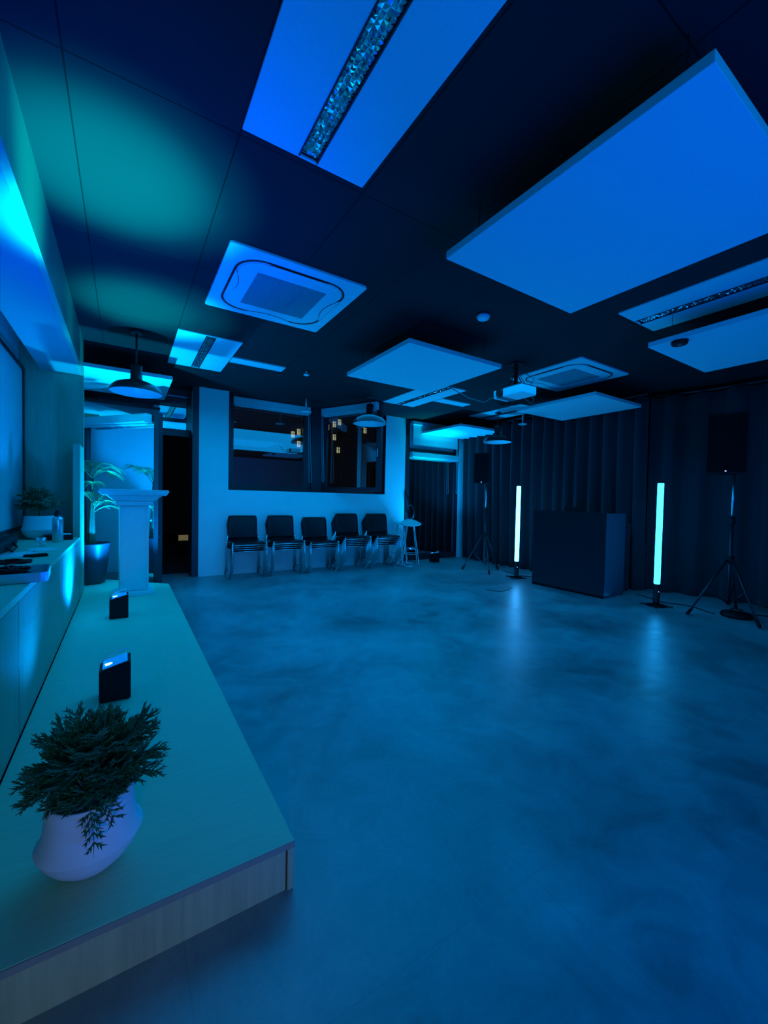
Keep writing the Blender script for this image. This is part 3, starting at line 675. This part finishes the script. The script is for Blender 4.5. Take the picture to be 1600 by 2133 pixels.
def add_spray(bm, base, d, L, rnd, droop=0.3, width=0.45):
    """one flattened juniper frond: stem, alternating side twigs, scale leaves along them"""
    d = d.normalized(); side = d.cross(Vector((rnd.uniform(-.4, .4), rnd.uniform(-.4, .4), 1))).normalized()
    nrm = side.cross(d)
    def spike(p, q, r0):
        ax = (q-p); 
        if ax.length < 1e-6: return
        ax.normalize(); s = ax.cross(nrm); s = s.normalized() if s.length > 1e-4 else side; t_ = ax.cross(s)
        b = [bm.verts.new(p + (s*math.cos(a)+t_*math.sin(a))*r0) for a in (0, 2.09, 4.19)]; c = bm.verts.new(q)
        mid = p + (q-p)*0.35
        for i in range(3): bm.faces.new((b[i], b[(i+1) % 3], c))
    n = max(6, int(L/0.010)); prev = base.copy(); pts = []
    for i in range(n+1):
        t = i/n; p = base + d*(L*t) + Vector((0, 0, -1))*(droop*L*t*t) + side*(0.04*L*math.sin(t*5+rnd.random())); pts.append(p)
    for i in range(n):
        spike(pts[i], pts[i]+(pts[i+1]-pts[i])*1.6, 0.0030*(1-0.6*i/n))
        t = i/n
        if t < 0.12: continue
        for sg in (-1, 1):
            tl = L*width*math.sin(min(1, 1.15-t)*PI/1.6)*rnd.uniform(0.55, 1.0)*0.75 + 0.008
            td = (d*0.75 + side*sg*rnd.uniform(0.6, 0.95) + nrm*rnd.uniform(-.3, .3) - Vector((0, 0, droop*0.3))).normalized()
            m_ = max(2, int(tl/0.0085)); q = pts[i].copy()
            for k in range(m_):
                q2 = q + td*(tl/m_) + Vector((0, 0, rnd.uniform(-.001, .001)))
                spike(q, q+(q2-q)*1.7, 0.0034*(1-0.45*k/m_))
                for s2 in (-1, 1):
                    ld = (td*0.75 + (d*0.5*1 + side*-sg*0.35 if s2 > 0 else side*sg*0.75) + nrm*rnd.uniform(-.4, .4)).normalized()
                    spike(q2, q2+ld*rnd.uniform(0.010, 0.018), 0.0030)
                q = q2
def juniper(label, loc, rz, pot_prof, soil_r, soil_z, sprays, seed, scale=1.0, extra=(), pot_m=None):
    r = thing('potted_conifer', label, 'potted plant', loc, rz)
    obj('planter', pot_mesh(pot_prof), pot_m or M_POT, r)
    o = obj('gravel', pebbles(soil_r, soil_z, 260, seed), M_GRAVEL, r); o['kind'] = 'stuff'
    rnd = random.Random(seed); bm = bm_new(); b0 = Vector((0, 0, soil_z))
    tube(bm, [(0, 0, soil_z-0.01), (0.004, 0.002, soil_z+0.06*scale), (-0.006, 0.0, soil_z+0.12*scale)], [0.008, 0.006, 0.003], 8)
    for (dx, dy, dz, L, br, dr) in sprays:
        add_spray(bm, b0+Vector((dx*0.03, dy*0.03, br))*scale, Vector((dx, dy, dz)), L*scale, rnd, dr)
    for (b_, d_, L_, dr) in extra: add_spray(bm, Vector(b_), Vector(d_), L_, rnd, dr)
    obj('foliage', bm, M_LEAF, r); return r
rnd = random.Random(11); sp = []
for k in range(120):
    a = 2*PI*k*0.618+rnd.uniform(-.3, .3); el = rnd.uniform(0.0, 1.45); v = Vector((math.cos(a)*math.cos(el), math.sin(a)*math.cos(el), math.sin(el)))
    L_ = rnd.uniform(0.080, 0.125)
    sp.append((v.x, v.y, v.z, L_*(0.72 if v.y < -0.45 and el < 0.5 else 1.0), rnd.uniform(0.03, 0.12), rnd.uniform(0.0, 0.4)))
sp += [(-1.0, 0.25, 0.10, 0.12, 0.05, 0.35), (-0.9, 0.0, 0.30, 0.11, 0.06, 0.3), (1.0, 0.3, 0.75, 0.155, 0.08, 0.0), (0.9, 0.1, 0.95, 0.15, 0.09, 0.0), (1.0, 0.2, 0.6, 0.15, 0.07, 0.05),
       (1.0, 0.1, 0.30, 0.15, 0.06, 0.25), (1.0, 0.3, 0.1, 0.145, 0.05, 0.3), (1.0, -0.1, 0.1, 0.135, 0.05, 0.35), (-0.2, 0.1, 1.0, 0.15, 0.09, 0), (-0.45, 0.1, 1.0, 0.145, 0.09, 0), (0.05, 0.1, 1.0, 0.125, 0.10, 0), (-0.7, 0.1, 0.8, 0.14, 0.08, 0)]
FPROF = [(0.042, 0.0), (0.066, 0.010), (0.092, 0.035), (0.111, 0.062), (0.122, 0.086), None, (0.122, 0.086), (0.112, 0.100), (0.105, 0.122), (0.101, 0.155), (0.099, 0.19), (0.098, 0.205), (0.092, 0.206), (0.088, 0.197), (0.087, 0.17), (0.001, 0.165)]
juniper('white flared planter with a bushy dark conifer at the front of the stage', (-0.076, 1.335, 0.145), 0.0, FPROF, 0.086, 0.184, sp, 5, extra=[((0.005, -0.075, 0.215), (0.05, -0.55, -0.15), 0.075, 0.9), ((0.02, -0.07, 0.215), (0.35, -0.5, 0.0), 0.06, 0.8)])
# counter planter: wide white bowl with small shrub
sp2 = []; rnd = random.Random(4)
for k in range(80):
    a = 2*PI*k*0.618; el = rnd.uniform(0.0, 1.4)
    sp2.append((math.cos(a)*math.cos(el), math.sin(a)*math.cos(el), math.sin(el), rnd.uniform(0.10, 0.15), rnd.uniform(0.05, 0.16), rnd.uniform(0.0, 0.35)))
sp2 += [(1, -0.3, 0.35, 0.19, 0.12, 0.3), (1, 0.1, 0.25, 0.19, 0.11, 0.3), (1, -0.1, 0.1, 0.18, 0.10, 0.2)]
cp = [(0.055, 0.0), (0.085, 0.012), (0.112, 0.045), (0.128, 0.085), None, (0.128, 0.085), (0.118, 0.11), (0.111, 0.15), (0.108, 0.185), (0.107, 0.205), (0.101, 0.206), (0.099, 0.19), (0.001, 0.185)]
juniper('white bowl planter with a dark conifer on the counter by the bottle', (-0.645, 4.72, 0.742), 1.0, cp, 0.097, 0.197, sp2, 9, 0.95, pot_m=M_WHITEM)

# palm in a tall dark pot
pm = thing('potted_palm', 'leafy palm in a tall dark planter behind the counter end panel', 'potted plant', (-0.325, 5.63, 0.145))
bm = bm_new(); lathe(bm, [(0.120, 0.0), (0.135, 0.01), (0.160, 0.2), (0.180, 0.40), (0.188, 0.445), (0.190, 0.455), (0.180, 0.457), (0.176, 0.44), (0.172, 0.41), (0.001, 0.405)], 48); obj('planter', bm, M_DPOT, pm)
bm = bm_new(); lathe(bm, [(0.001, 0.400), (0.171, 0.405), (0.171, 0.417), (0.001, 0.42)], 24); obj('soil', bm, mat('dark soil', (0.02, 0.015, 0.01), 0.95, var=0.4, scale=80, bump=0.5), pm)
rnd = random.Random(21); bm = bm_new()
for k in range(7):
    a = k*0.9; tube(bm, [(0.03*math.cos(a), 0.03*math.sin(a), 0.41), (0.022*math.cos(a), 0.022*math.sin(a), 0.65), (0.014*math.cos(a)+0.01, 0.014*math.sin(a), 0.95), (0.01*math.cos(a)+0.012, 0, 1.2)], [0.020, 0.017, 0.011, 0.006], 8)
obj('stem', bm, M_TRUNK, pm)
def frond(ang, z0, L, lift, droop, nleaf=9, llen=0.215):
    bm = bm_new(); d = Vector((math.cos(ang), math.sin(ang), 0)); pts = []
    for i in range(13):
        t = i/12; pts.append(Vector((0.012, 0, z0)) + d*(L*(t*0.85)) + Vector((0, 0, lift*L*t - droop*L*t*t)))
    tube(bm, pts, [0.005*(1-0.7*i/12) for i in range(13)], 6)
    s = Vector((-d.y, d.x, 0))
    for i in range(nleaf):
        t = 0.22+0.78*i/(nleaf-1); k = min(11, int(t*12)); q = pts[k]+(pts[k+1]-pts[k])*(t*12-k); tg = (pts[k+1]-pts[k]).normalized()
        for sg in (-1, 1):
            ll = llen*(0.6+0.5*math.sin(PI*min(1, t+0.15)))*rnd.uniform(.85, 1.1)
            ld = (tg*0.85 + s*sg*0.6 + Vector((0, 0, 0.25))).normalized(); wv = ld.cross(Vector((0, 0, 1))).normalized()*0.0055
            prev = None
            for j in range(6):
                u = j/5; p = q + ld*(ll*u) + Vector((0, 0, -0.60*ll*u*u)); ww = wv*(math.sin(PI*min(0.97, u*0.9+0.12)))
                cur = (bm.verts.new(p-ww), bm.verts.new(p+Vector((0, 0, -0.003))), bm.verts.new(p+ww))
                if prev:
                    bm.faces.new((prev[0], prev[1], cur[1], cur[0])); bm.faces.new((prev[1], prev[2], cur[2], cur[1]))
                prev = cur
    return obj('frond', bm, M_PALM, pm)
for (a, z0, L, li, dr) in [(0.25, 1.20, 0.26, 1.15, 0.75), (-0.6, 1.18, 0.25, 0.95, 0.7), (1.2, 1.20, 0.28, 1.3, 0.7), (2.5, 1.22, 0.30, 1.2, 0.7), (3.8, 1.18, 0.28, 1.1, 0.6), (-1.5, 1.05, 0.26, 0.9, 0.6),
                       (0.0, 0.78, 0.25, 0.95, 0.65), (-0.9, 0.80, 0.22, 1.2, 0.6), (0.7, 0.85, 0.22, 1.3, 0.5), (4.4, 0.9, 0.26, 1.0, 0.5), (1.7, 1.15, 0.3, 1.4, 0.6)]:
    frond(a, z0, L, li, dr)

# ------------------------------------------------------------------ lectern
lc = thing('lectern', 'white lectern with stepped top standing at the far end of the stage', 'lectern', (0.075, 4.86, 0.145), 0.05)
obj('base', bx(-0.175, 0.175, -0.15, 0.15, 0, 0.045), M_WHITE, lc, bevel=0.006)
bm = bm_new()
box(bm, -0.125, 0.125, -0.10, 0.10, 0.045, 0.90); obj('column', bm, M_WHITE, lc, bevel=0.008)
bm = bm_new(); add_ = [(-0.118, -0.104, 0.06, 0.88), (0.104, 0.118, 0.06, 0.88)]
for x0, x1, z0, z1 in add_: box(bm, x0, x1, -0.106, -0.101, z0, z1)
box(bm, -0.104, 0.104, -0.106, -0.101, 0.06, 0.074); box(bm, -0.104, 0.104, -0.106, -0.101, 0.866, 0.88); obj('raised_border', bm, M_WHITE, lc)
def frustum(bm, a0, b0, z0, a1, b1, z1):
    v = [bm.verts.new(p) for p in ((-a0, -b0, z0), (a0, -b0, z0), (a0, b0, z0), (-a0, b0, z0), (-a1, -b1, z1), (a1, -b1, z1), (a1, b1, z1), (-a1, b1, z1))]
    for f in ((3, 2, 1, 0), (4, 5, 6, 7), (0, 1, 5, 4), (1, 2, 6, 5), (2, 3, 7, 6), (3, 0, 4, 7)): bm.faces.new([v[i] for i in f])
bm = bm_new(); frustum(bm, 0.155, 0.125, 0.90, 0.16, 0.13, 0.945); frustum(bm, 0.17, 0.14, 0.946, 0.235, 0.17, 1.0); obj('stepped_neck', bm, M_WHITE, lc, bevel=0.006)
bm = bm_new(); frustum(bm, 0.27, 0.19, 1.0, 0.30, 0.21, 1.045); obj('reading_top', bm, M_WHITE, lc, bevel=0.01)
obj('top_ledge', bx(-0.29, 0.29, -0.205, -0.185, 1.0455, 1.058), M_WHITE, lc, bevel=0.003)

# ------------------------------------------------------------------ things on the counter
ZC = 0.742
bt = thing('drink_bottle', 'silver metal drink bottle with black lid on the counter', 'bottle', (-0.475, 4.34, ZC))
bm = bm_new(); lathe(bm, [(0.034, 0.0), (0.037, 0.004), (0.037, 0.185), (0.034, 0.203), (0.022, 0.213), (0.020, 0.218)], 32, closed_top=True); obj('body', bm, M_STEEL, bt)
bm = bm_new(); lathe(bm, [(0.021, 0.2185), (0.024, 0.222), (0.023, 0.250), (0.012, 0.262), (0.010, 0.272)], 24, closed_top=True); obj('lid', bm, M_BLACK, bt)
bm = bm_new(); tube(bm, [(-0.012, 0, 0.268), (-0.016, 0, 0.283), (0, 0, 0.290), (0.016, 0, 0.283), (0.012, 0, 0.268)], 0.004, 8); obj('loop', bm, M_BLACK, bt)
bxk = thing('black_case', 'flat black case with a sheet of paper on it behind the bottle', 'case', (-0.50, 4.60, ZC), 0.15)
obj('body', bx(-0.10, 0.10, -0.09, 0.09, 0, 0.045), M_BLACK, bxk, bevel=0.008)
obj('paper_sheet', bx(-0.03, 0.09, -0.07, 0.08, 0.0455, 0.047), M_PAPER, bxk)
tb = thing('tumbler', 'small clear glass tumbler on the counter left of the bottle', 'glass', (-0.545, 4.05, ZC))
bm = bm_new(); lathe(bm, [(0.028, 0.0), (0.033, 0.066), (0.030, 0.066), (0.025, 0.008), (0.001, 0.006)], 28); obj('cup', bm, M_GL_TUMB, tb)
lb = thing('black_bag', 'slouched black bag lying against the whiteboard on the counter', 'bag', (-0.735, 3.66, ZC), 0.0)
bm = bm_new(); g = bmesh.ops.create_icosphere(bm, subdivisions=4, radius=1)
for v in bm.verts:
    x, y, z = v.co; v.co = Vector((math.copysign(abs(x)**0.7, x)*0.075, math.copysign(abs(y)**0.7, y)*0.46, 0.05+math.copysign(abs(z)**0.75, z)*0.05*(1+0.25*math.sin(y*7)*0.5)))
for f in bm.faces: f.smooth = True
obj('body', bm, M_BLACK, lb)
bm = bm_new(); tube(bm, [(0.06, 0.15, 0.07), (0.10, 0.10, 0.03), (0.10, -0.05, 0.015), (0.06, -0.1, 0.06)], 0.007, 8); obj('strap', bm, M_BLACK, lb)
for lab, x, y, a, sz in [('white sheet of paper at the far left edge of the counter', -0.60, 3.55, 0.2, (0.105, 0.148)), ('white sheet of paper just before the tumbler', -0.505, 3.80, 0.35, (0.075, 0.105))]:
    r = obj('paper_sheet', bx(-sz[0], sz[0], -sz[1], sz[1], 0, 0.0015), M_PAPER); r.location = (x, y, ZC+0.0005); r.rotation_euler = (0, 0, a); tag(r, lab, 'paper')
r = thing('key_fob', 'small dark square fob lying on the counter', 'fob', (-0.525, 3.40, ZC)); obj('body', bx(-0.018, 0.018, -0.022, 0.022, 0, 0.014), M_BLACK, r, bevel=0.004); bm = bm_new(); tube(bm, [(0.018+0.012*math.cos(i*PI/6)+0.010, 0.012*math.sin(i*PI/6), 0.004) for i in range(13)], 0.0015, 6); obj('ring', bm, M_STEEL, r)
r = thing('marker_case', 'dark oblong pouch lying on the counter beside the fob', 'pouch', (-0.465, 3.38, ZC), 0.3); obj('body', bx(-0.045, 0.045, -0.022, 0.022, 0, 0.02), M_BLACK, r, bevel=0.008, seg=3); obj('zip', bx(-0.04, 0.04, -0.0015, 0.0015, 0.0202, 0.0215), M_GREY, r)
def tangle(name, label, loc, n, rx, ry, hz, seed, rr=0.0035):
    rn = random.Random(seed); bm = bm_new()
    for k in range(n):
        pts = []; a0 = rn.uniform(0, 6.28); w_ = rn.uniform(0.55, 1); sh = rn.uniform(-.3, .3)
        for i in range(15):
            a = a0+i*2*PI/10; pts.append((rx*w_*math.cos(a)+sh*rx*0.6+rn.uniform(-.006, .006), ry*(1.1-w_*0.5)*math.sin(a)+rn.uniform(-.006, .006), rr+hz*rn.random()))
        tube(bm, pts, rr, 6)
    o = obj(name, bm, M_BLACK); o.location = loc; return tag(o, label, 'cable')
tangle('cable_bundle', 'loose bundle of black cables on the counter beyond the tray', (-0.565, 3.12, ZC), 9, 0.10, 0.11, 0.012, 3)
tr = thing('cable_tray', 'clear tray piled with black cables overhanging the front counter edge', 'tray', (-0.500, 2.53, ZC), 0.08)
M_TRAY = mat('frosted clear plastic', (0.45, 0.5, 0.55), 0.15, spec=0.8, coat=0.6)
bm = bm_new(); prism(bm, rrect(0, 0, 0.19, 0.14, 0.03), 0.002, 0.006)
a = rrect(0, 0, 0.19, 0.14, 0.03); b = rrect(0, 0, 0.185, 0.135, 0.027); va = [bm.verts.new((*p, 0.004)) for p in a]; vb = [bm.verts.new((*p, 0.045)) for p in a]; vc = [bm.verts.new((*p, 0.045)) for p in b]; vd = [bm.verts.new((*p, 0.006)) for p in b]
for i in range(len(a)):
    j = (i+1) % len(a)
    for q in ((va[i], va[j], vb[j], vb[i]), (vb[i], vb[j], vc[j], vc[i]), (vc[i], vc[j], vd[j], vd[i])): bm.faces.new(q)
obj('tray_shell', bm, M_TRAY, tr)
tangle('cable_pile', 'tangled black cables heaped inside the clear tray', (-0.51, 2.54, ZC+0.008), 16, 0.12, 0.09, 0.045, 8, 0.0045)

# ------------------------------------------------------------------ light tubes
def light_tube(label, x, y, mt, kp):
    r = thing('light_tube', label, 'tube light', (x, y, 0), 0, 'standing tube lights')
    bm = bm_new(); lathe(bm, [(0.10, 0.0), (0.105, 0.004), (0.10, 0.012), (0.03, 0.018)], 32, closed_top=True)
    for k in range(4):
        a = k*PI/2+0.4; tube(bm, [(0.09*math.cos(a), 0.09*math.sin(a), 0.010), (0.16*math.cos(a), 0.16*math.sin(a), 0.006)], 0.006, 8)
    obj('base_plate', bm, M_BLACK, r)
    bm = bm_new(); lathe(bm, [(0.030, 0.0185), (0.034, 0.03), (0.034, 0.22), (0.031, 0.255)], 24, closed_top=True); obj('socket', bm, M_BLACK, r)
    bm = bm_new(); lathe(bm, [(0.026, 0.2552), (0.031, 0.262), (0.031, 1.405), (0.026, 1.41)], 28, closed_top=True); obj('diffuser', bm, mt, r)
    bm = bm_new(); lathe(bm, [(0.029, 1.4102), (0.029, 1.425), (0.020, 1.432)], 24, closed_top=True); obj('end_cap', bm, M_BLACK, r)
    bm = bm_new(); sphere(bm, (-0.018, -0.030, 0.17), 0.004); obj('indicator', bm, M_LEDBLUE, r)
light_tube('brighter white cyan standing tube light left of the booth', 5.09, 4.179, M_TUBE, 1)
light_tube('cyan standing tube light right of the booth', 5.165, 2.249, M_TUBE2, 1)

# ------------------------------------------------------------------ booth
bo = thing('dj_booth', 'large black booth facade between the two tube lights', 'booth', (4.93, 3.255, 0))
M_BOOTH = mat('black stretch fabric', (0.006, 0.007, 0.010), 0.6, spec=0.12)
obj('front_panel', bx(0.0, 0.02, -0.515, 0.515, 0.0, 1.055), M_BOOTH, bo, bevel=0.004)
obj('side_panel', bx(0.026, 0.47, -0.515, -0.500, 0.0, 1.045), mat('blue lit booth side', (0.03, 0.045, 0.07), 0.5), bo)  # blue light falling on this side is mixed into its colour
obj('side_panel', bx(0.022, 0.45, 0.500, 0.515, 0.0, 0.86), M_BOOTH, bo)
for yy in (-0.486, 0.486):
    for xx in (0.035, 0.44): obj('post', bx(xx-0.012, xx+0.012, yy-0.012, yy+0.012, 0, 1.05), M_BLACKM, bo)
obj('shelf', bx(0.02, 0.56, -0.49, 0.49, 0.86, 0.885), M_BOOTH, bo)
mxr = thing('dj_controller', 'black music controller on the shelf of the booth', 'controller', (5.24, 3.25, 0.885))
obj('body', bx(-0.16, 0.16, -0.33, 0.33, 0, 0.06), M_BLACK, mxr, bevel=0.006)
for yy in (-0.2, 0.2):
    bm = bm_new(); lathe(bm, [(0.085, 0.0605), (0.085, 0.07), (0.078, 0.074)], 28, 0.0, yy, closed_top=True); obj('jog_wheel', bm, M_GREY, mxr)
bm = bm_new()
for i in range(4):
    for j in range(3): lathe(bm, [(0.008, 0.0605), (0.007, 0.075)], 10, -0.1+0.06*i, -0.05+0.05*j, closed_top=True)
obj('knob', bm, M_STEEL, mxr)
lp = thing('laptop_stand', 'small black screen rising behind the top of the booth', 'screen', (5.12, 3.33, 0.946))
obj('screen', bx(-0.008, 0.008, -0.10, 0.10, 0.0, 0.165), M_BLACK, lp, bevel=0.004); obj('foot', bx(-0.05, 0.05, -0.06, 0.06, 0.0, 0.006), M_BLACK, lp)
cs = thing('flight_case', 'dark blue grey case standing behind the right side of the booth', 'case', (5.60, 2.93, 0))
obj('body', bx(-0.12, 0.12, -0.10, 0.16, 0.02, 0.90), mat('dark case', (0.02, 0.025, 0.035), 0.5), cs, bevel=0.006)
bm = bm_new(); tube(bm, [(-0.05, 0, 0.90), (-0.05, 0, 0.96), (0.05, 0, 0.96), (0.05, 0, 0.90)], 0.007, 8); obj('handle', bm, M_STEEL, cs)
bm = bm_new()
for sx in (-1, 1):
    for sy in (-0.08, 0.14): sphere(bm, (sx*0.1, sy, 0.014), 0.014)
obj('castor', bm, M_BLACK, cs)

# ------------------------------------------------------------------ speakers on tripods
def tripod(label, x, y, feet, top, hub, rz=0):
    r = thing('speaker_stand', label, 'speaker stand', (x, y, 0))
    bm = bm_new(); tube(bm, [(0, 0, 0.12), (0, 0, 1.0)], 0.017, 14); obj('lower_pole', bm, M_BLACKM, r)
    bm = bm_new(); tube(bm, [(0, 0, 1.0), (0, 0, top)], 0.0125, 14); obj('upper_pole', bm, M_STEEL, r)
    bm = bm_new(); lathe(bm, [(0.024, 0.97), (0.027, 0.98), (0.027, 1.04), (0.022, 1.05)], 16, closed_top=True); tube(bm, [(0.02, 0, 1.01), (0.055, 0, 1.01)], 0.008, 8); obj('collar', bm, M_BLACK, r)
    bm = bm_new(); lathe(bm, [(0.026, hub-0.04), (0.034, hub-0.03), (0.034, hub+0.03), (0.024, hub+0.04)], 16, closed_top=True); tube(bm, [(0.03, 0, hub), (0.06, 0.02, hub)], 0.012, 10); obj('hub', bm, M_BLACK, r)
    for (fx, fy) in feet:
        d = Vector((fx-x, fy-y, 0)); u = d.normalized()
        bm = bm_new(); tube(bm, [(u.x*0.03, u.y*0.03, hub), (d.x*0.97, d.y*0.97, 0.028)], 0.011, 10); lg = obj('leg', bm, M_BLACKM, r)
        bm = bm_new(); tube(bm, [(d.x*0.88, d.y*0.88, 0.075), (d.x*0.985, d.y*0.985, 0.022), (d.x, d.y, 0.014)], [0.015, 0.017, 0.013], 10); obj('rubber_foot', bm, M_BLACK, lg)
        bm = bm_new(); tube(bm, [(u.x*0.02, u.y*0.02, 0.14), (d.x*0.52, d.y*0.52, hub*0.50)], 0.007, 8); obj('brace', bm, M_BLACKM, r)
    return r
tripod('tripod speaker stand left of the brighter tube light', 5.06, 4.82, [(4.82, 5.09), (4.87, 4.52), (5.40, 4.82)], 1.455, 0.62)
tripod('tripod speaker stand at the right edge with a weight on its foot', 5.40, 1.66, [(5.02, 1.89), (5.10, 1.32), (5.83, 1.72)], 1.50, 0.60)
def speaker(label, x, y, z, rz, w_, d_, h_):
    r = thing('loudspeaker', label, 'speaker', (x, y, z), rz)
    bm = bm_new(); prism(bm, [(-w_/2, -d_/2), (w_/2, -d_/2), (w_*0.33, d_/2), (-w_*0.33, d_/2)], 0, h_); obj('cabinet', bm, M_BLACK, r, bevel=0.012, seg=3)
    obj('front_grille', bx(-w_/2+0.015, w_/2-0.015, -d_/2-0.008, -d_/2-0.0005, 0.015, h_-0.02), mat('speaker mesh', (0.006, 0.006, 0.007), 0.8, spec=0.08, bump=0.6, scale=300), r, bevel=0.003)
    bm = bm_new(); box(bm, -0.006, 0.006, -d_/2-0.012, -d_/2-0.0085, 0.02, 0.028); obj('indicator', bm, M_LEDBLUE, r)
    bm = bm_new(); tube(bm, [(-0.05, 0, h_), (-0.05, 0, h_+0.02), (0.05, 0, h_+0.02), (0.05, 0, h_)], 0.008, 8); obj('handle', bm, M_BLACK, r)
speaker('black loudspeaker on the stand left of the brighter tube light', 5.01, 4.86, 1.455, -0.95, 0.26, 0.24, 0.50)
speaker('black loudspeaker on the stand at the right edge', 5.36, 1.74, 1.50, -1.15, 0.34, 0.30, 0.62)
wt = thing('stand_weight', 'round black weight lying at the foot of the right speaker stand', 'weight', (5.44, 1.60, 0.0))
bm = bm_new(); lathe(bm, [(0.13, 0.0), (0.14, 0.015), (0.125, 0.045), (0.05, 0.06)], 28, closed_top=True); obj('body', bm, M_BLACK, wt)
bm = bm_new(); tube(bm, [(0.0, 0.05, 0.05), (0.0, 0.04, 0.085), (0.0, -0.04, 0.085), (0.0, -0.05, 0.05)], 0.008, 8); obj('handle', bm, M_BLACK, wt)

# ------------------------------------------------------------------ floor cables
def cable(label, pts, rr=0.005):
    cu = []; P_ = [Vector(p) for p in pts]
    for i in range(len(P_)-1):
        p0 = P_[max(0, i-1)]; p1 = P_[i]; p2 = P_[i+1]; p3 = P_[min(len(P_)-1, i+2)]
        for k in range(8):
            t = k/8; cu.append(0.5*((2*p1)+(-p0+p2)*t+(2*p0-5*p1+4*p2-p3)*t*t+(-p0+3*p1-3*p2+p3)*t**3))
    cu.append(P_[-1]); bm = bm_new(); tube(bm, cu, rr, 8); o = obj('floor_cable', bm, M_BLACK); return tag(o, label, 'cable')
z = 0.006
cable('black cable on the floor from the left tube to the booth', [(5.39, 4.70, z), (5.32, 4.45, z), (5.24, 4.3, z), (5.36, 4.1, z), (5.42, 3.84, z)])
cable('black cable on the floor from the booth to the right stand', [(5.58, 2.66, z), (5.52, 2.5, z), (5.42, 2.30, z), (5.50, 2.05, z), (5.38, 1.84, z), (5.36, 1.76, z)])
cable('thin black cable end lying on the floor before the left tube', [(4.02, 3.78, z*0.6), (4.08, 3.63, z*0.6), (4.22, 3.62, z*0.6), (4.42, 3.70, z*0.6)], 0.0035)
cable('black cable on the floor at the right edge beyond the stand', [(5.60, 1.64, z), (5.75, 1.45, z), (5.95, 1.2, z), (6.0, 0.9, z)])
